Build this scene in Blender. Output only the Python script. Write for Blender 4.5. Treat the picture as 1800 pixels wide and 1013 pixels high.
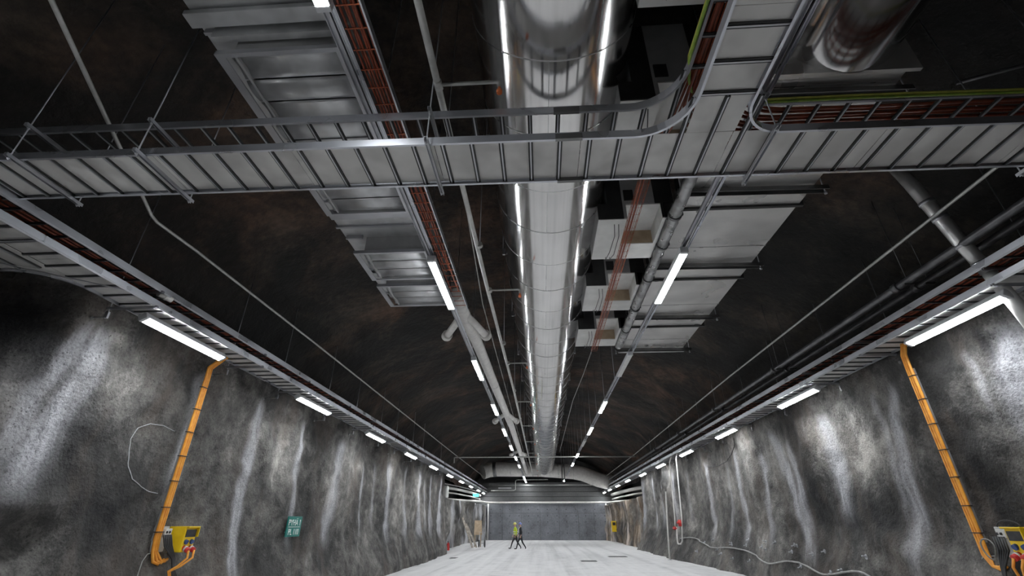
import bpy, bmesh, math, random
import numpy as np
from mathutils import Vector, Matrix
PI = math.pi
rng = random.Random(7)
S = bpy.context.scene
C = S.collection
for o in list(bpy.data.objects): bpy.data.objects.remove(o)

# ---------------------------------------------------------------- camera, world, exposure
cam_d = bpy.data.cameras.new('camera'); cam = bpy.data.objects.new('camera', cam_d); C.objects.link(cam)
cam_d.sensor_fit = 'HORIZONTAL'; cam_d.sensor_width = 36.0; cam_d.lens = 36.0*800/1800
cam_d.clip_start = .05; cam_d.clip_end = 300
cam.location = (0, 0, 1.75)
cam.rotation_euler = (math.radians(90+27.39), 0, math.radians(3.43))
S.camera = cam
W = bpy.data.worlds.new('world'); S.world = W; W.use_nodes = True
W.node_tree.nodes['Background'].inputs[0].default_value = (.5, .55, .7, 1)
W.node_tree.nodes['Background'].inputs[1].default_value = 0.0
S.view_settings.view_transform = 'Standard'; S.view_settings.look = 'None'
S.view_settings.gamma = 1; S.view_settings.use_curve_mapping = False
S.view_settings.exposure = 0.0
LAMP = 92.0            # radiance of a lit lamp cover
S.cycles.max_bounces = 6; S.cycles.diffuse_bounces = 4; S.cycles.glossy_bounces = 4
S.cycles.sample_clamp_indirect = 4.0
S.cycles.use_denoising = True

# ---------------------------------------------------------------- materials
def mat(name, col, rough=.5, metal=0.0):
    m = bpy.data.materials.new(name); m.use_nodes = True
    b = m.node_tree.nodes['Principled BSDF']
    b.inputs['Base Color'].default_value = (*col, 1); b.inputs['Roughness'].default_value = rough
    b.inputs['Metallic'].default_value = metal
    return m
class N:
    """small node builder"""
    def __init__(s, m): s.m = m; s.t = m.node_tree; s.b = s.t.nodes['Principled BSDF']
    def n(s, k, **kw):
        x = s.t.nodes.new(k)
        for a, v in kw.items(): setattr(x, a, v)
        return x
    def l(s, a, b): s.t.links.new(a, b)
    def coord(s, sc=(1, 1, 1), out='Object'):
        c = s.n('ShaderNodeTexCoord'); mp = s.n('ShaderNodeMapping'); mp.inputs['Scale'].default_value = sc
        s.l(c.outputs[out], mp.inputs[0]); return mp.outputs[0]
    def noise(s, co, scale, det=4, rough=.55, dist=0):
        x = s.n('ShaderNodeTexNoise'); x.inputs['Scale'].default_value = scale; x.inputs['Detail'].default_value = det
        x.inputs['Roughness'].default_value = rough; x.inputs['Distortion'].default_value = dist
        s.l(co, x.inputs['Vector']); return x.outputs['Fac']
    def ramp(s, fac, stops):
        r = s.n('ShaderNodeValToRGB'); e = r.color_ramp.elements
        while len(e) < len(stops): e.new(.5)
        for i, (p, c) in enumerate(stops):
            e[i].position = p; e[i].color = (*c, 1) if len(c) == 3 else c
        s.l(fac, r.inputs[0]); return r.outputs[0]
    def mix(s, fac, a, b, mode='MIX'):
        x = s.n('ShaderNodeMix', data_type='RGBA', blend_type=mode)
        for sock, v in ((x.inputs[0], fac), (x.inputs[6], a), (x.inputs[7], b)):
            if isinstance(v, (int, float)): sock.default_value = v
            elif isinstance(v, tuple): sock.default_value = (*v, 1)
            else: s.l(v, sock)
        return x.outputs[2]
    def math(s, op, a, b=0.0):
        x = s.n('ShaderNodeMath', operation=op)
        for i, v in enumerate((a, b)):
            if isinstance(v, (int, float)): x.inputs[i].default_value = v
            else: s.l(v, x.inputs[i])
        return x.outputs[0]
    def bump(s, h, strength=.5, dist=.02, prev=None):
        x = s.n('ShaderNodeBump'); x.inputs['Strength'].default_value = strength; x.inputs['Distance'].default_value = dist
        s.l(h, x.inputs['Height'])
        if prev is not None: s.l(prev, x.inputs['Normal'])
        return x.outputs[0]
    def col(s, c): s.l(c, s.b.inputs['Base Color'])
    def rgh(s, c): s.l(c, s.b.inputs['Roughness'])
    def nrm(s, c): s.l(c, s.b.inputs['Normal'])
def grey(v): return (v, v, v)

def rock_wall(name='shotcrete', tint=None):
    m = mat(name, grey(.2), .85); k = N(m); co = k.coord()
    a = k.n('ShaderNodeAttribute', attribute_name='tone'); st = k.n('ShaderNodeAttribute', attribute_name='streak')
    n1 = k.noise(co, .55, 5, .6, .3); n2 = k.noise(co, 3.2, 5, .65); n3 = k.noise(co, 22, 3, .6)
    f = k.math('ADD', k.math('MULTIPLY', n1, .55), k.math('MULTIPLY', n2, .30))
    f = k.math('ADD', f, k.math('MULTIPLY', n3, .15))
    f = k.math('ADD', f, k.math('MULTIPLY', a.outputs['Fac'], .62))
    base = k.ramp(f, [(.32, (.012, .012, .013)), (.465, (.050, .048, .046)), (.58, (.165, .157, .147)), (.72, (.46, .435, .40))])
    # brown stains low on the wall and here and there
    nb = k.noise(k.coord((1, 1, .5)), .8, 4, .6)
    base = k.mix(k.ramp(nb, [(.5, grey(0)), (.72, grey(.65))]), base, (.125, .098, .080), 'MIX')
    # mineral streaks, broken up by grain
    g = k.ramp(n3, [(.25, grey(.5)), (.55, grey(1))])
    base = k.mix(k.math('MULTIPLY', st.outputs['Fac'], g), base, (.66, .66, .70))
    # dark pits in the sprayed concrete
    v = k.n('ShaderNodeTexVoronoi'); v.inputs['Scale'].default_value = 13; k.l(co, v.inputs['Vector'])
    pit = k.ramp(v.outputs['Distance'], [(.10, grey(.25)), (.24, grey(1))])
    base = k.mix(k.ramp(k.noise(co, 1.6, 2), [(.4, grey(.2)), (.6, grey(.8))]), base, k.mix(1.0, base, pit, 'MULTIPLY'))
    if tint: base = k.mix(k.ramp(k.noise(co, .5, 3), [(.4, grey(.2)), (.6, grey(1))]), base, k.mix(1.0, base, tint, 'MULTIPLY'))
    k.col(base)
    k.nrm(k.bump(n3, .55, .035, k.bump(k.noise(co, 9, 4, .6), .6, .05, k.bump(v.outputs['Distance'], .4, .02))))
    return m
def rock_ceiling():
    m = mat('dark_rock', grey(.03), .8); k = N(m); co = k.coord()
    n1 = k.noise(co, .28, 6, .62, .6); n2 = k.noise(co, 5, 4, .6)
    f = k.math('ADD', k.math('MULTIPLY', n1, .8), k.math('MULTIPLY', n2, .2))
    c = k.ramp(f, [(.38, (.003, .003, .003)), (.48, (.010, .009, .0075)), (.56, (.040, .031, .024)), (.66, (.10, .078, .06))])
    warm = k.ramp(k.noise(co, .16, 3, .5), [(.40, grey(0)), (.58, grey(.8))])
    k.col(k.mix(warm, c, k.mix(1.0, c, (1.35, .88, .66), 'MULTIPLY')))
    k.nrm(k.bump(n2, .5, .06, k.bump(k.noise(co, 1.3, 5, .6), .6, .25)))
    return m
def floor_mat():
    m = mat('pale_floor', grey(.55), .7); k = N(m); co = k.coord()
    lanes = k.noise(k.coord((1.1, .03, 1)), 1.3, 4, .6, .2); d = k.noise(co, 1.4, 5, .6)
    f = k.math('ADD', k.math('MULTIPLY', lanes, .6), k.math('MULTIPLY', d, .4))
    k.col(k.ramp(f, [(.32, (.40, .395, .40)), (.5, (.62, .61, .61)), (.66, (.72, .71, .71))]))
    k.nrm(k.bump(k.noise(co, 30, 3), .2, .01)); return m
def concrete(name, lo, hi, tint=(1, 1, 1)):
    m = mat(name, grey(.3), .75); k = N(m); co = k.coord()
    f = k.math('ADD', k.math('MULTIPLY', k.noise(co, .45, 5, .6), .7), k.math('MULTIPLY', k.noise(co, 6, 4), .3))
    k.col(k.ramp(f, [(.33, tuple(lo*t for t in tint)), (.66, tuple(hi*t for t in tint))]))
    k.nrm(k.bump(k.noise(co, 14, 4), .25, .01)); return m
def sheet(name, lo, hi, rough, metal=.9, tint=(1, 1, 1), lines=0, scale=2.0, bump=.0, stretch=(1, 1, 1)):
    m = mat(name, grey(hi), rough, metal); k = N(m); co = k.coord(stretch)
    f = k.noise(co, scale, 2, .45, .2)
    k.col(k.ramp(f, [(.35, tuple(lo*t for t in tint)), (.62, tuple(hi*t for t in tint))]))
    k.rgh(k.ramp(k.noise(co, scale*1.7, 2), [(.3, grey(rough*.75)), (.7, grey(min(1, rough*1.35)))]))
    nn = None
    if lines:
        w = k.n('ShaderNodeTexWave', wave_type='BANDS', bands_direction='Y'); w.inputs['Scale'].default_value = lines
        w.inputs['Distortion'].default_value = .4; k.l(k.coord(), w.inputs['Vector']); nn = k.bump(w.outputs['Fac'], .10, .01)
    if bump: nn = k.bump(k.noise(co, 1.1, 2, .4), bump, .05, nn)
    if nn is not None: k.nrm(nn)
    return m
def emit(name, col, s):
    m = bpy.data.materials.new(name); m.use_nodes = True; t = m.node_tree; t.nodes.remove(t.nodes['Principled BSDF'])
    e = t.nodes.new('ShaderNodeEmission'); e.inputs[0].default_value = (*col, 1); e.inputs[1].default_value = s
    t.links.new(e.outputs[0], t.nodes['Material Output'].inputs[0]); return m
def speck(name, a, b, rough, scale=8, metal=0):
    m = mat(name, a, rough, metal); k = N(m); k.col(k.ramp(k.noise(k.coord(), scale, 4), [(.38, a), (.66, b)])); return m

M = dict(
 wall=rock_wall(), wall_warm=rock_wall('ochre_rock', (1.22, .98, .74)), ceil=rock_ceiling(), floor=floor_mat(),
 conc=concrete('board_concrete', .085, .24, (.95, .99, 1.08)), conc_dark=concrete('upper_concrete', .06, .12),
 galv=sheet('galvanised_steel', .46, .58, .38, .85, (.98, .99, 1.04), scale=1.5),
 rail=sheet('bright_tray_rail', .60, .72, .30, .9, (.96, .98, 1.05), scale=.8),
 lid=sheet('zinc_lid', .52, .72, .55, .30, (1.0, .985, .955), scale=2.2),
 dark_and_rung_shade=speck('dark_openings_and_rung_shade', (.02, .02, .02), (.04, .04, .04), .6),  # tie holes and grates; on rungs it paints the recess shade
 duct=sheet('polished_duct', .74, .86, .13, 1.0, (1.0, .99, .98), scale=1.5, bump=.12, stretch=(1, .5, 1)),
 seam=sheet('duct_seam', .50, .62, .3, .95),
 rect=sheet('ribbed_duct_sheet', .60, .88, .32, .7, (1.0, .99, .97), lines=6, scale=.9, bump=.25),
 damper=sheet('dull_steel', .52, .68, .40, .7, (.98, .99, 1.0), scale=3),
 dark_steel=sheet('dark_channel', .16, .24, .4, .85),
 white_box=speck('white_coated_sheet', (.66, .66, .64), (.78, .78, .76), .5, 3),
 grey_panel=speck('grey_coated_sheet', (.34, .34, .34), (.42, .42, .42), .5, 3),
 black_and_mirrored_dark=speck('black_sheet_and_mirrored_dark', (.02, .02, .02), (.035, .035, .035), .55, 3),  # flanges and vents; on box fronts it paints a mirrored dark cave
 wood=speck('tan_board', (.36, .27, .18), (.48, .37, .26), .7, 4),
 pipe=speck('pale_pipe_paint', (.40, .40, .38), (.52, .52, .50), .4, 6, .3),
 dpipe=speck('dark_pipe_paint', (.10, .10, .105), (.17, .17, .175), .35, 4, .5),
 foil=sheet('foil_wrap', .22, .40, .32, .9, scale=4, bump=.6),
 pvc=speck('white_duct_paint', (.70, .68, .65), (.82, .80, .77), .45, 5),
 orange=speck('orange_cable', (.30, .065, .022), (.46, .11, .035), .5, 9),
 dorange=speck('rust_orange_cable', (.17, .032, .010), (.30, .055, .018), .45, 9),
 conduit=speck('bright_orange_sheath', (.80, .30, .03), (.92, .42, .06), .45, 9),
 green=speck('earth_cable', (.16, .28, .03), (.28, .38, .04), .5, 14),
 yellow_cable=speck('yellow_cable', (.34, .34, .06), (.45, .44, .08), .5, 14),
 black=speck('black_rubber', (.018, .018, .02), (.035, .035, .037), .55),
 housing=speck('lamp_housing', (.55, .56, .58), (.68, .69, .70), .45),
 lit=emit('lit_lamp_cover', (.93, .97, 1.0), LAMP),
 unlit=speck('unlit_lamp_cover', (.62, .62, .60), (.72, .72, .70), .35),
 yellow=speck('yellow_plastic', (.85, .56, .01), (.95, .66, .02), .4, 5),
 boxgrey=speck('grey_plastic', (.45, .45, .44), (.58, .58, .57), .5, 5),
 blue=mat('blue_plastic', (.03, .07, .22), .4), red=speck('red_paint', (.50, .02, .02), (.66, .05, .04), .4),
 sign=speck('green_sign', (.0, .15, .125), (.0, .20, .165), .4), white=mat('white_letters', (.85, .9, .88), .5),
 exitsign=emit('exit_sign_face', (.15, .8, .6), 2.0),
 chalk=speck('chalk', (.42, .42, .44), (.6, .6, .62), .9, 20),
 cap=speck('orange_red_cap', (.62, .13, .04), (.7, .18, .05), .45), cable_grey=speck('grey_cable', (.30, .30, .29), (.42, .42, .40), .6),
 hivis=speck('hi_vis_yellow', (.50, .62, .03), (.62, .74, .06), .7), reflect=mat('reflective_tape', (.75, .76, .74), .4),
 cloth=speck('black_cloth', (.012, .012, .015), (.03, .03, .034), .85), skin=mat('skin', (.52, .33, .25), .55),
 helmet_y=mat('yellow_helmet', (.75, .72, .20), .35), helmet_b=mat('blue_helmet', (.20, .26, .62), .35),
 cover=speck('iron_cover', (.10, .10, .10), (.17, .17, .17), .6), rubble=speck('plank_wood', (.22, .19, .16), (.42, .38, .33), .8, 5),
)

# ---------------------------------------------------------------- geometry helpers
class G:
    def __init__(s): s.v = []; s.f = []; s.sm = []; s.mi = []; s.cur = 0
    def add(s, vs, fs, smooth=False):
        o = len(s.v); s.v += [tuple(p) for p in vs]
        for f in fs: s.f.append([i+o for i in f]); s.sm.append(smooth); s.mi.append(s.cur)
        return s
    def box(s, x0, x1, y0, y1, z0, z1):
        v = [(x, y, z) for z in (z0, z1) for y in (y0, y1) for x in (x0, x1)]
        return s.add(v, [(0, 2, 3, 1), (4, 5, 7, 6), (0, 1, 5, 4), (2, 6, 7, 3), (0, 4, 6, 2), (1, 3, 7, 5)])
    def bbox(s, x0, x1, y0, y1, z0, z1, b=.01):
        """box with chamfered edges"""
        bm = bmesh.new(); bmesh.ops.create_cube(bm, size=1)
        for v in bm.verts: v.co = Vector(((x0+x1)/2+v.co.x*(x1-x0), (y0+y1)/2+v.co.y*(y1-y0), (z0+z1)/2+v.co.z*(z1-z0)))
        bmesh.ops.bevel(bm, geom=bm.edges[:], offset=b, segments=2, affect='EDGES', profile=.5)
        bm.verts.index_update(); s.add([v.co[:] for v in bm.verts], [[v.index for v in f.verts] for f in bm.faces]); bm.free(); return s
    def tube(s, pts, r, n=8, cap=True, rs=None):
        P = [Vector(p) for p in pts]; m = len(P); rings = []
        up = None; vs = []
        for i in range(m):
            t = ((P[min(i+1, m-1)]-P[i]).normalized() if i < m-1 else Vector()) + ((P[i]-P[i-1]).normalized() if i else Vector())
            t = t.normalized() if t.length > 1e-6 else Vector((0, 1, 0))
            if up is None: up = Vector((0, 0, 1)) if abs(t.z) < .9 else Vector((1, 0, 0))
            a = t.cross(up)
            if a.length < 1e-4: a = t.cross(Vector((0, 1, 0)))
            a.normalize(); b = a.cross(t).normalized(); up = b
            rr = rs[i] if rs else r
            vs += [P[i]+(a*math.cos(2*PI*j/n)+b*math.sin(2*PI*j/n))*rr for j in range(n)]
        fs = [(i*n+j, i*n+(j+1) % n, (i+1)*n+(j+1) % n, (i+1)*n+j) for i in range(m-1) for j in range(n)]
        s.add(vs, fs, True)
        if cap:
            o = len(s.v)-len(vs); s.add([], [])
            s.f.append([o+j for j in range(n)][::-1]); s.sm.append(False); s.mi.append(s.cur)
            s.f.append([o+(m-1)*n+j for j in range(n)]); s.sm.append(False); s.mi.append(s.cur)
        return s
    def cyl(s, a, b, r, n=10, r2=None): return s.tube([a, b], r, n, True, [r, r if r2 is None else r2])
    def sweep(s, path, prof, sm=False):
        """closed profile (side offset, z) along a horizontal path of (x, y, z)"""
        m = len(path); n = len(prof); vs = []
        for i, p in enumerate(path):
            a = path[max(i-1, 0)]; b = path[min(i+1, m-1)]
            d1 = Vector((p[0]-a[0], p[1]-a[1])); d2 = Vector((b[0]-p[0], b[1]-p[1]))
            if d1.length > 1e-6: d1.normalize()
            if d2.length > 1e-6: d2.normalize()
            t = (d1+d2).normalized(); nx, ny = -t.y, t.x
            vs += [(p[0]+nx*u, p[1]+ny*u, p[2]+w) for u, w in prof]
        fs = [(i*n+j, i*n+(j+1) % n, (i+1)*n+(j+1) % n, (i+1)*n+j) for i in range(m-1) for j in range(n)]
        fs += [list(range(n))[::-1], [(m-1)*n+j for j in range(n)]]
        return s.add(vs, fs, sm)
    def quad(s, a, b, c, d): return s.add([a, b, c, d], [(0, 1, 2, 3)])
    def mesh(s, name, *ms):
        me = bpy.data.meshes.new(name); me.from_pydata(s.v, [], s.f)
        for m in ms: me.materials.append(M[m] if isinstance(m, str) else m)
        me.polygons.foreach_set('use_smooth', s.sm); me.polygons.foreach_set('material_index', s.mi)
        me.validate(); bm = bmesh.new(); bm.from_mesh(me); bmesh.ops.recalc_face_normals(bm, faces=bm.faces[:]); bm.to_mesh(me); bm.free()
        return me
def link(name, me, parent=None, loc=None, keep=True):
    o = bpy.data.objects.new(name, me); C.objects.link(o)
    if parent is not None:
        o.parent = parent
        if keep: o.matrix_parent_inverse = Matrix.Translation(-parent.location)
    if loc is not None: o.location = loc
    return o
def part(name, g, m, parent, label=None, kind=None):
    o = link(name, g.mesh(name, m), parent)
    if label: o['label'] = label
    if kind: o['kind'] = kind
    return o
def tag(o, label, cat, group=None):
    o['label'] = label; o['category'] = cat
    if group: o['group'] = group
    return o
def thing(name, loc, label, cat, group=None):
    o = bpy.data.objects.new(name, None); C.objects.link(o); o.location = loc; o.empty_display_size = .2
    return tag(o, label, cat, group)
def single(name, g, m, label, cat, group=None): return tag(link(name, g.mesh(name, m)), label, cat, group)
def struct(name, me): o = link(name, me); o['kind'] = 'structure'; return o
def arc(cx, cy, r, a0, a1, z, n=10):
    return [(cx+r*math.cos(math.radians(a0+(a1-a0)*i/n)), cy+r*math.sin(math.radians(a0+(a1-a0)*i/n)), z) for i in range(n+1)]
def ring(cx, cy, cz, r, axis='Y', n=40):
    return [(cx+r*math.cos(2*PI*i/n), cy, cz+r*math.sin(2*PI*i/n)) for i in range(n+1)]

# ---------------------------------------------------------------- rock noise
def vnoise(x, y, seed):
    xi = np.floor(x).astype(np.int64); yi = np.floor(y).astype(np.int64); fx = x-xi; fy = y-yi
    fx = fx*fx*(3-2*fx); fy = fy*fy*(3-2*fy)
    def h(a, b):
        n = (a*374761393 + b*668265263 + seed*1274126177) & 0xffffffff
        n = ((n ^ (n >> 13))*1274126177) & 0xffffffff
        return ((n ^ (n >> 16)) & 0xffff)/65535.0
    return (h(xi, yi)*(1-fx)+h(xi+1, yi)*fx)*(1-fy)+(h(xi, yi+1)*(1-fx)+h(xi+1, yi+1)*fx)*fy
def fbm(x, y, seed, oct=4, g=.5):
    a = 1.; s = 0; t = 0
    for o in range(oct): s = s+a*(vnoise(x*2**o+o*17.3, y*2**o+o*9.1, seed+o)-.5); t += a; a *= g
    return s/t*2
def grid_mesh(name, P, m, attrs=None):
    a, b = P.shape[:2]; me = bpy.data.meshes.new(name)
    idx = np.arange(a*b).reshape(a, b)
    f = np.stack([idx[:-1, :-1], idx[1:, :-1], idx[1:, 1:], idx[:-1, 1:]], -1).reshape(-1, 4)
    me.from_pydata(P.reshape(-1, 3).tolist(), [], f.tolist()); me.materials.append(M[m])
    me.polygons.foreach_set('use_smooth', [True]*len(f))
    for k, v in (attrs or {}).items(): me.attributes.new(k, 'FLOAT', 'POINT').data.foreach_set('value', v.reshape(-1).astype(np.float32))
    return me
def wall_in(side, y, z):
    """distance of the rock face from the axis, outward positive"""
    y = np.asarray(y, float); z = np.asarray(z, float)
    if side == 'L':
        base = 7.85 + .12*np.tanh((z-2)/2)
        foot = np.interp(y, [0, 8, 14, 22, 30, 39, 41], [.2, .3, .4, .45, .4, .4, .3]); fz = 1.4
        base = base + 2.6*np.clip((6.7-y)/1.1, 0, 1)*np.clip((z-3.4)/1.6, 0, 1)
        dent = .35*np.exp(-((y-7.2)/.45)**2-((z-1.55)/.28)**2) - .15*np.exp(-((y-7.0)/.9)**2-((z-2.0)/.2)**2)
        sd = 11
    else:
        base = 8.22 + .14*np.tanh((z-2)/2) - .25*np.clip((y-24)/17, 0, 1)
        foot = np.interp(y, [0, 12, 21, 29, 41], [.3, .45, .6, .95, .65]); fz = 1.7
        dent = -.20*np.exp(-((y-12.2)/1.5)**2-((z-1.3-.35*(y-12.2))/.35)**2)
        sd = 47
    foot = foot*np.clip(1-z/fz, 0, 1)**1.25
    amp = np.clip((y-6)/10, .35, 1.0)
    und = .30*amp*fbm(y/2.9, z/7.0+.3, sd, 2) + .17*fbm(y/1.1, z/1.7, sd+5, 3) + .05*fbm(y/.33, z/.33, sd+9, 3)
    return base-foot+dent+und
def wx(side, y, z, out=0.0):
    d = float(wall_in(side, y, z))-out
    return -d if side == 'L' else d
def build_wall(side, y0, y1):
    ys = np.concatenate([np.arange(y0, 4, .16), np.arange(4, 18, .065), np.arange(18, y1, .11), [y1]])
    zs = np.concatenate([np.arange(-.5, 5.75, .065), [5.75]])
    Y, Z = np.meshgrid(ys, zs, indexing='ij'); D = wall_in(side, Y, Z)
    X = -D if side == 'L' else D
    P = np.stack([X, Y, Z], -1)
    top = P[:, -1:].copy(); top[..., 0] += (-2.2 if side == 'L' else 2.2); top[..., 2] += .3
    P = np.concatenate([P, top], 1)
    end = P[-1:].copy(); end[..., 0] += (-3.5 if side == 'L' else 3.5); end[..., 1] += .6
    P = np.concatenate([P, end], 0); Y = P[..., 1]; Z = P[..., 2]
    wob = .13*fbm(Z/.9, Z*0+Y*0+3.3, 71, 3)
    fine = fbm(Y/.10, Z/.8, 23, 3)
    stk = np.zeros_like(Y)
    for (yc, w, zt, zb, s, ph, *sl) in (STREAK_L if side == 'L' else STREAK_R):
        ww = w*(1+.35*fbm(Z/.7+ph, Z*0+ph, 31, 2))*(1+.12*(zt-Z))
        c = yc + (sl[0]*(zt-Z) if sl else 0) + .16*fbm(Z/.95+ph*7, Z*0+ph, 71, 3) + .02*np.sin(Z*3+ph)
        e = np.exp(-np.abs((Y-c)/ww)**3)
        e *= np.clip((zt-Z)/.35, 0, 1)*np.clip((Z-zb)/.8, 0, 1)*(.75+.5*fine)
        stk = np.maximum(stk, s*e)
    tone = .14*fbm(Y/1.3, Z/3.2, 91, 3)
    for (yc, zc, ry, rz, s) in (BLOB_L if side == 'L' else BLOB_R):
        tone += s*np.exp(-((Y-yc)/ry)**2-((Z-zc)/rz)**2)
    return grid_mesh('wall', P, 'wall', {'streak': np.clip(stk, 0, 1), 'tone': tone})
STREAK_L = [(6.98, .13, 5.0, 2.2, .8, 1, -.20), (7.36, .22, 5.0, 1.9, .8, 2, -.15), (7.0, .5, 4.7, 2.0, .2, 3, -.12), (10.22, .13, 5.0, 2.0, .5, 4),
            (12.66, .15, 5.0, .2, .85, 5), (15.28, .13, 4.9, .9, .65, 6), (18.25, .36, 4.75, .9, .75, 7), (21.6, .17, 4.75, 1.2, .7, 8),
            (25.3, .26, 4.7, .8, .7, 9), (28.5, .22, 4.8, .8, .7, 10), (31.8, .3, 4.9, .8, .75, 11), (35.4, .3, 5.0, .8, .8, 12), (38.9, .35, 5.1, .6, .9, 13),
            (23.3, .12, 4.5, 1.5, .4, 14), (33.6, .15, 4.6, 1.2, .5, 15)]
STREAK_R = [(8.15, .28, 5.0, 2.6, .7, 21), (8.8, .10, 4.8, 3.2, .4, 22), (11.1, .16, 4.7, .5, .55, 23, .17), (11.6, .10, 4.7, 1.4, .35, 24, .1), (14.25, .26, 4.7, 1.6, .65, 25), (17.6, .2, 4.8, .5, .75, 36, -.26),
            (16.5, .19, 4.3, 1.0, .7, 26), (18.85, .16, 4.3, .9, .5, 27), (21.2, .2, 4.6, .8, .75, 28), (22.9, .16, 4.3, 1.0, .4, 29), (25.4, .22, 4.6, .9, .75, 30),
            (28.4, .2, 4.6, 1.6, .4, 31), (31.0, .3, 4.7, 1.4, .6, 32), (34.0, .3, 4.8, 1.4, .6, 33), (37.2, .3, 4.9, 1.2, .7, 34), (40.0, .4, 4.9, 1.2, .7, 35)]
BLOB_L = [(7.9, 4.1, .8, .6, .26), (7.4, 2.55, 1.2, .5, .0), (6.2, 4.7, .6, .5, -.3), (8.9, 2.9, .8, .5, -.06), (9.2, 2.2, 1.6, .45, -.14), (10.2, 4.7, .5, .4, -.2),
          (12.0, 3.4, .7, .8, .10), (14.3, 3.5, 1.2, .9, .24), (11.6, 1.5, .7, .7, -.10), (17.6, 3.2, 1.4, 1.2, .18), (15.0, 2.2, .8, .9, -.05), (20, 3.2, 1.2, 1.4, .10), (16.2, 4.7, .8, .4, -.22), (25, 3.4, 5, 1.3, .16), (34, 3.2, 6, 1.5, .12)]
BLOB_R = [(8.05, 4.25, .10, .35, -.6), (8.25, 3.75, .12, .25, -.6), (8.45, 4.6, .06, .4, -.4), (12.9, 3.5, 1.1, 1.1, .32), (14.6, 4.0, .9, .7, .20), (17.3, 3.6, 1.0, .9, .26), (10.2, 3.3, .75, 1.2, -.26), (9.4, 2.3, .8, .9, -.14), (15.6, 3.3, .5, 1.3, -.20), (13.6, 2.0, 1.6, .45, -.22), (16.2, 2.5, .6, .6, -.18), (8.6, 3.4, .6, 1.0, -.02), (19.9, 3.2, 1.3, 1.3, .08), (24, 3.4, 3, 1.4, .12), (33, 3.2, 7, 1.5, .14), (12.0, 1.0, 1.3, .4, .12), (15.8, 4.8, .8, .35, -.2)]

# ---------------------------------------------------------------- the cavern
# floor
FX, FY = np.meshgrid(np.linspace(-12, 12, 97), np.linspace(-12, 66, 118), indexing='ij')
def floor_z(x, y): t = np.clip((-np.asarray(x, float)-3.2)/4.2, 0, 1); return -.37*t*t*(3-2*t)*np.clip((49-np.asarray(y, float))/7, 0, 1)
fl = struct('floor', grid_mesh('floor', np.stack([FX, FY, floor_z(FX, FY)], -1), 'floor'))
for nm, side in (('wall_left', 'L'), ('wall_right', 'R')):
    me = build_wall(side, -11, 41.0 if side == 'L' else 40.2); struct(nm, me)
def vault_r(t, y): return 1+.030*float(fbm(np.array([t*3.2]), np.array([y/3.5]), 5, 4)[0])+.012*float(fbm(np.array([t*11]), np.array([y/.9]), 15, 3)[0])
def vault_z(x, y=4.0):
    r = 1.0
    for _ in range(3):
        t = math.acos(max(-1, min(1, (x-.2)/(9.3*r)))); r = vault_r(t, y)
    return 5.3+4.75*math.sin(t)*r-.02
th = np.linspace(math.radians(178), math.radians(2), 90); yy = np.arange(-11.5, 66.6, .33)
TH, YY = np.meshgrid(th, yy, indexing='ij')
rr = 1+.030*fbm(TH*3.2, YY/3.5, 5, 4)+.012*fbm(TH*11, YY/.9, 15, 3)
CE = np.stack([.2+9.3*np.cos(TH)*rr, YY, 5.3+4.75*np.sin(TH)*rr], -1)
struct('ceiling', grid_mesh('ceiling', CE, 'ceil'))
struct('wall_front', G().box(-12, 12, -12, -11.6, -.1, 11).mesh('wall_front', 'ceil'))
# farther side walls beyond the side tunnels (rough rock with a ledge above)
def far_wall(name, pts, ztop, seed, tint):
    t = np.linspace(0, 1, 120); z = np.concatenate([np.linspace(-.5, ztop, 36)])
    T, Z = np.meshgrid(t, z, indexing='ij')
    X = np.interp(T, [0, 1], [pts[0][0], pts[1][0]]); Y = np.interp(T, [0, 1], [pts[0][1], pts[1][1]])
    sgn = -1 if pts[0][0] < 0 else 1
    X = X + sgn*(.45*fbm(Y/3.0, Z/2.5, seed, 3)+.10*fbm(Y/.5, Z/.6, seed+3, 3))
    P = np.stack([X, Y, Z], -1); top = P[:, -1:].copy(); top[..., 0] += sgn*2.5
    P = np.concatenate([P, top], 1)
    tone = .05+.16*fbm(P[..., 1]/1.6, P[..., 2]/1.2, seed+8, 3)
    stk = .9*np.clip(fbm(P[..., 1]/1.1, P[..., 2]/3.0, seed+21, 3)*2.2-.3, 0, 1)
    me = grid_mesh(name, P, 'wall_warm' if tint else 'wall', {'streak': stk, 'tone': tone}); struct(name, me)
far_wall('wall_left_far', ((-8.7, 40.5), (-6.75, 62.3)), 3.75, 131, 0)
far_wall('wall_right_far', ((8.1, 40.5), (7.6, 62.3)), 3.75, 157, 1)
struct('wall_left_recess', G().box(-11.6, -11.3, 38, 66, -.1, 6.2).mesh('r', 'conc_dark'))
struct('wall_right_recess', G().box(11.3, 11.6, 38, 66, -.1, 6.2).mesh('r', 'conc_dark'))
# back wall: backing + cast concrete panels with recessed joints, upper part set back
wb = struct('wall_back', G().box(-9, 10, 62.06, 62.5, -.1, 4.15).box(-11, 11, 65.9, 66.2, -.1, 10.5).mesh('wall_back', 'conc_dark'))
xs = [-6.9, -4.9, -2.6, -.3, 2.0, 4.3, 6.2, 7.9]
for i in range(len(xs)-1):
    for (z0, z1) in ((-.02, 2.88), (2.90, 4.13)):
        part('concrete_panel', G().box(xs[i]+.02, xs[i+1]-.02, 62.0-rng.uniform(0, .02), 62.2, z0+.01, z1-.01), 'conc', wb)
gh = G()
for x in np.arange(-6.3, 7.7, 1.15):
    for z in (.75, 1.95, 2.6, 3.3): gh.cyl((x, 61.965, z), (x, 62.1, z), .055, 8)
part('tie_hole', gh, 'dark_and_rung_shade', wb, kind='stuff')
for i, z in enumerate((4.2, 4.75, 5.3, 5.85)):      # recessed upper boards
    part('upper_board', G().box(-9, 10, 62.15+.05*(i % 2), 62.6, z, z+.51), 'conc_dark', wb)

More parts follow.
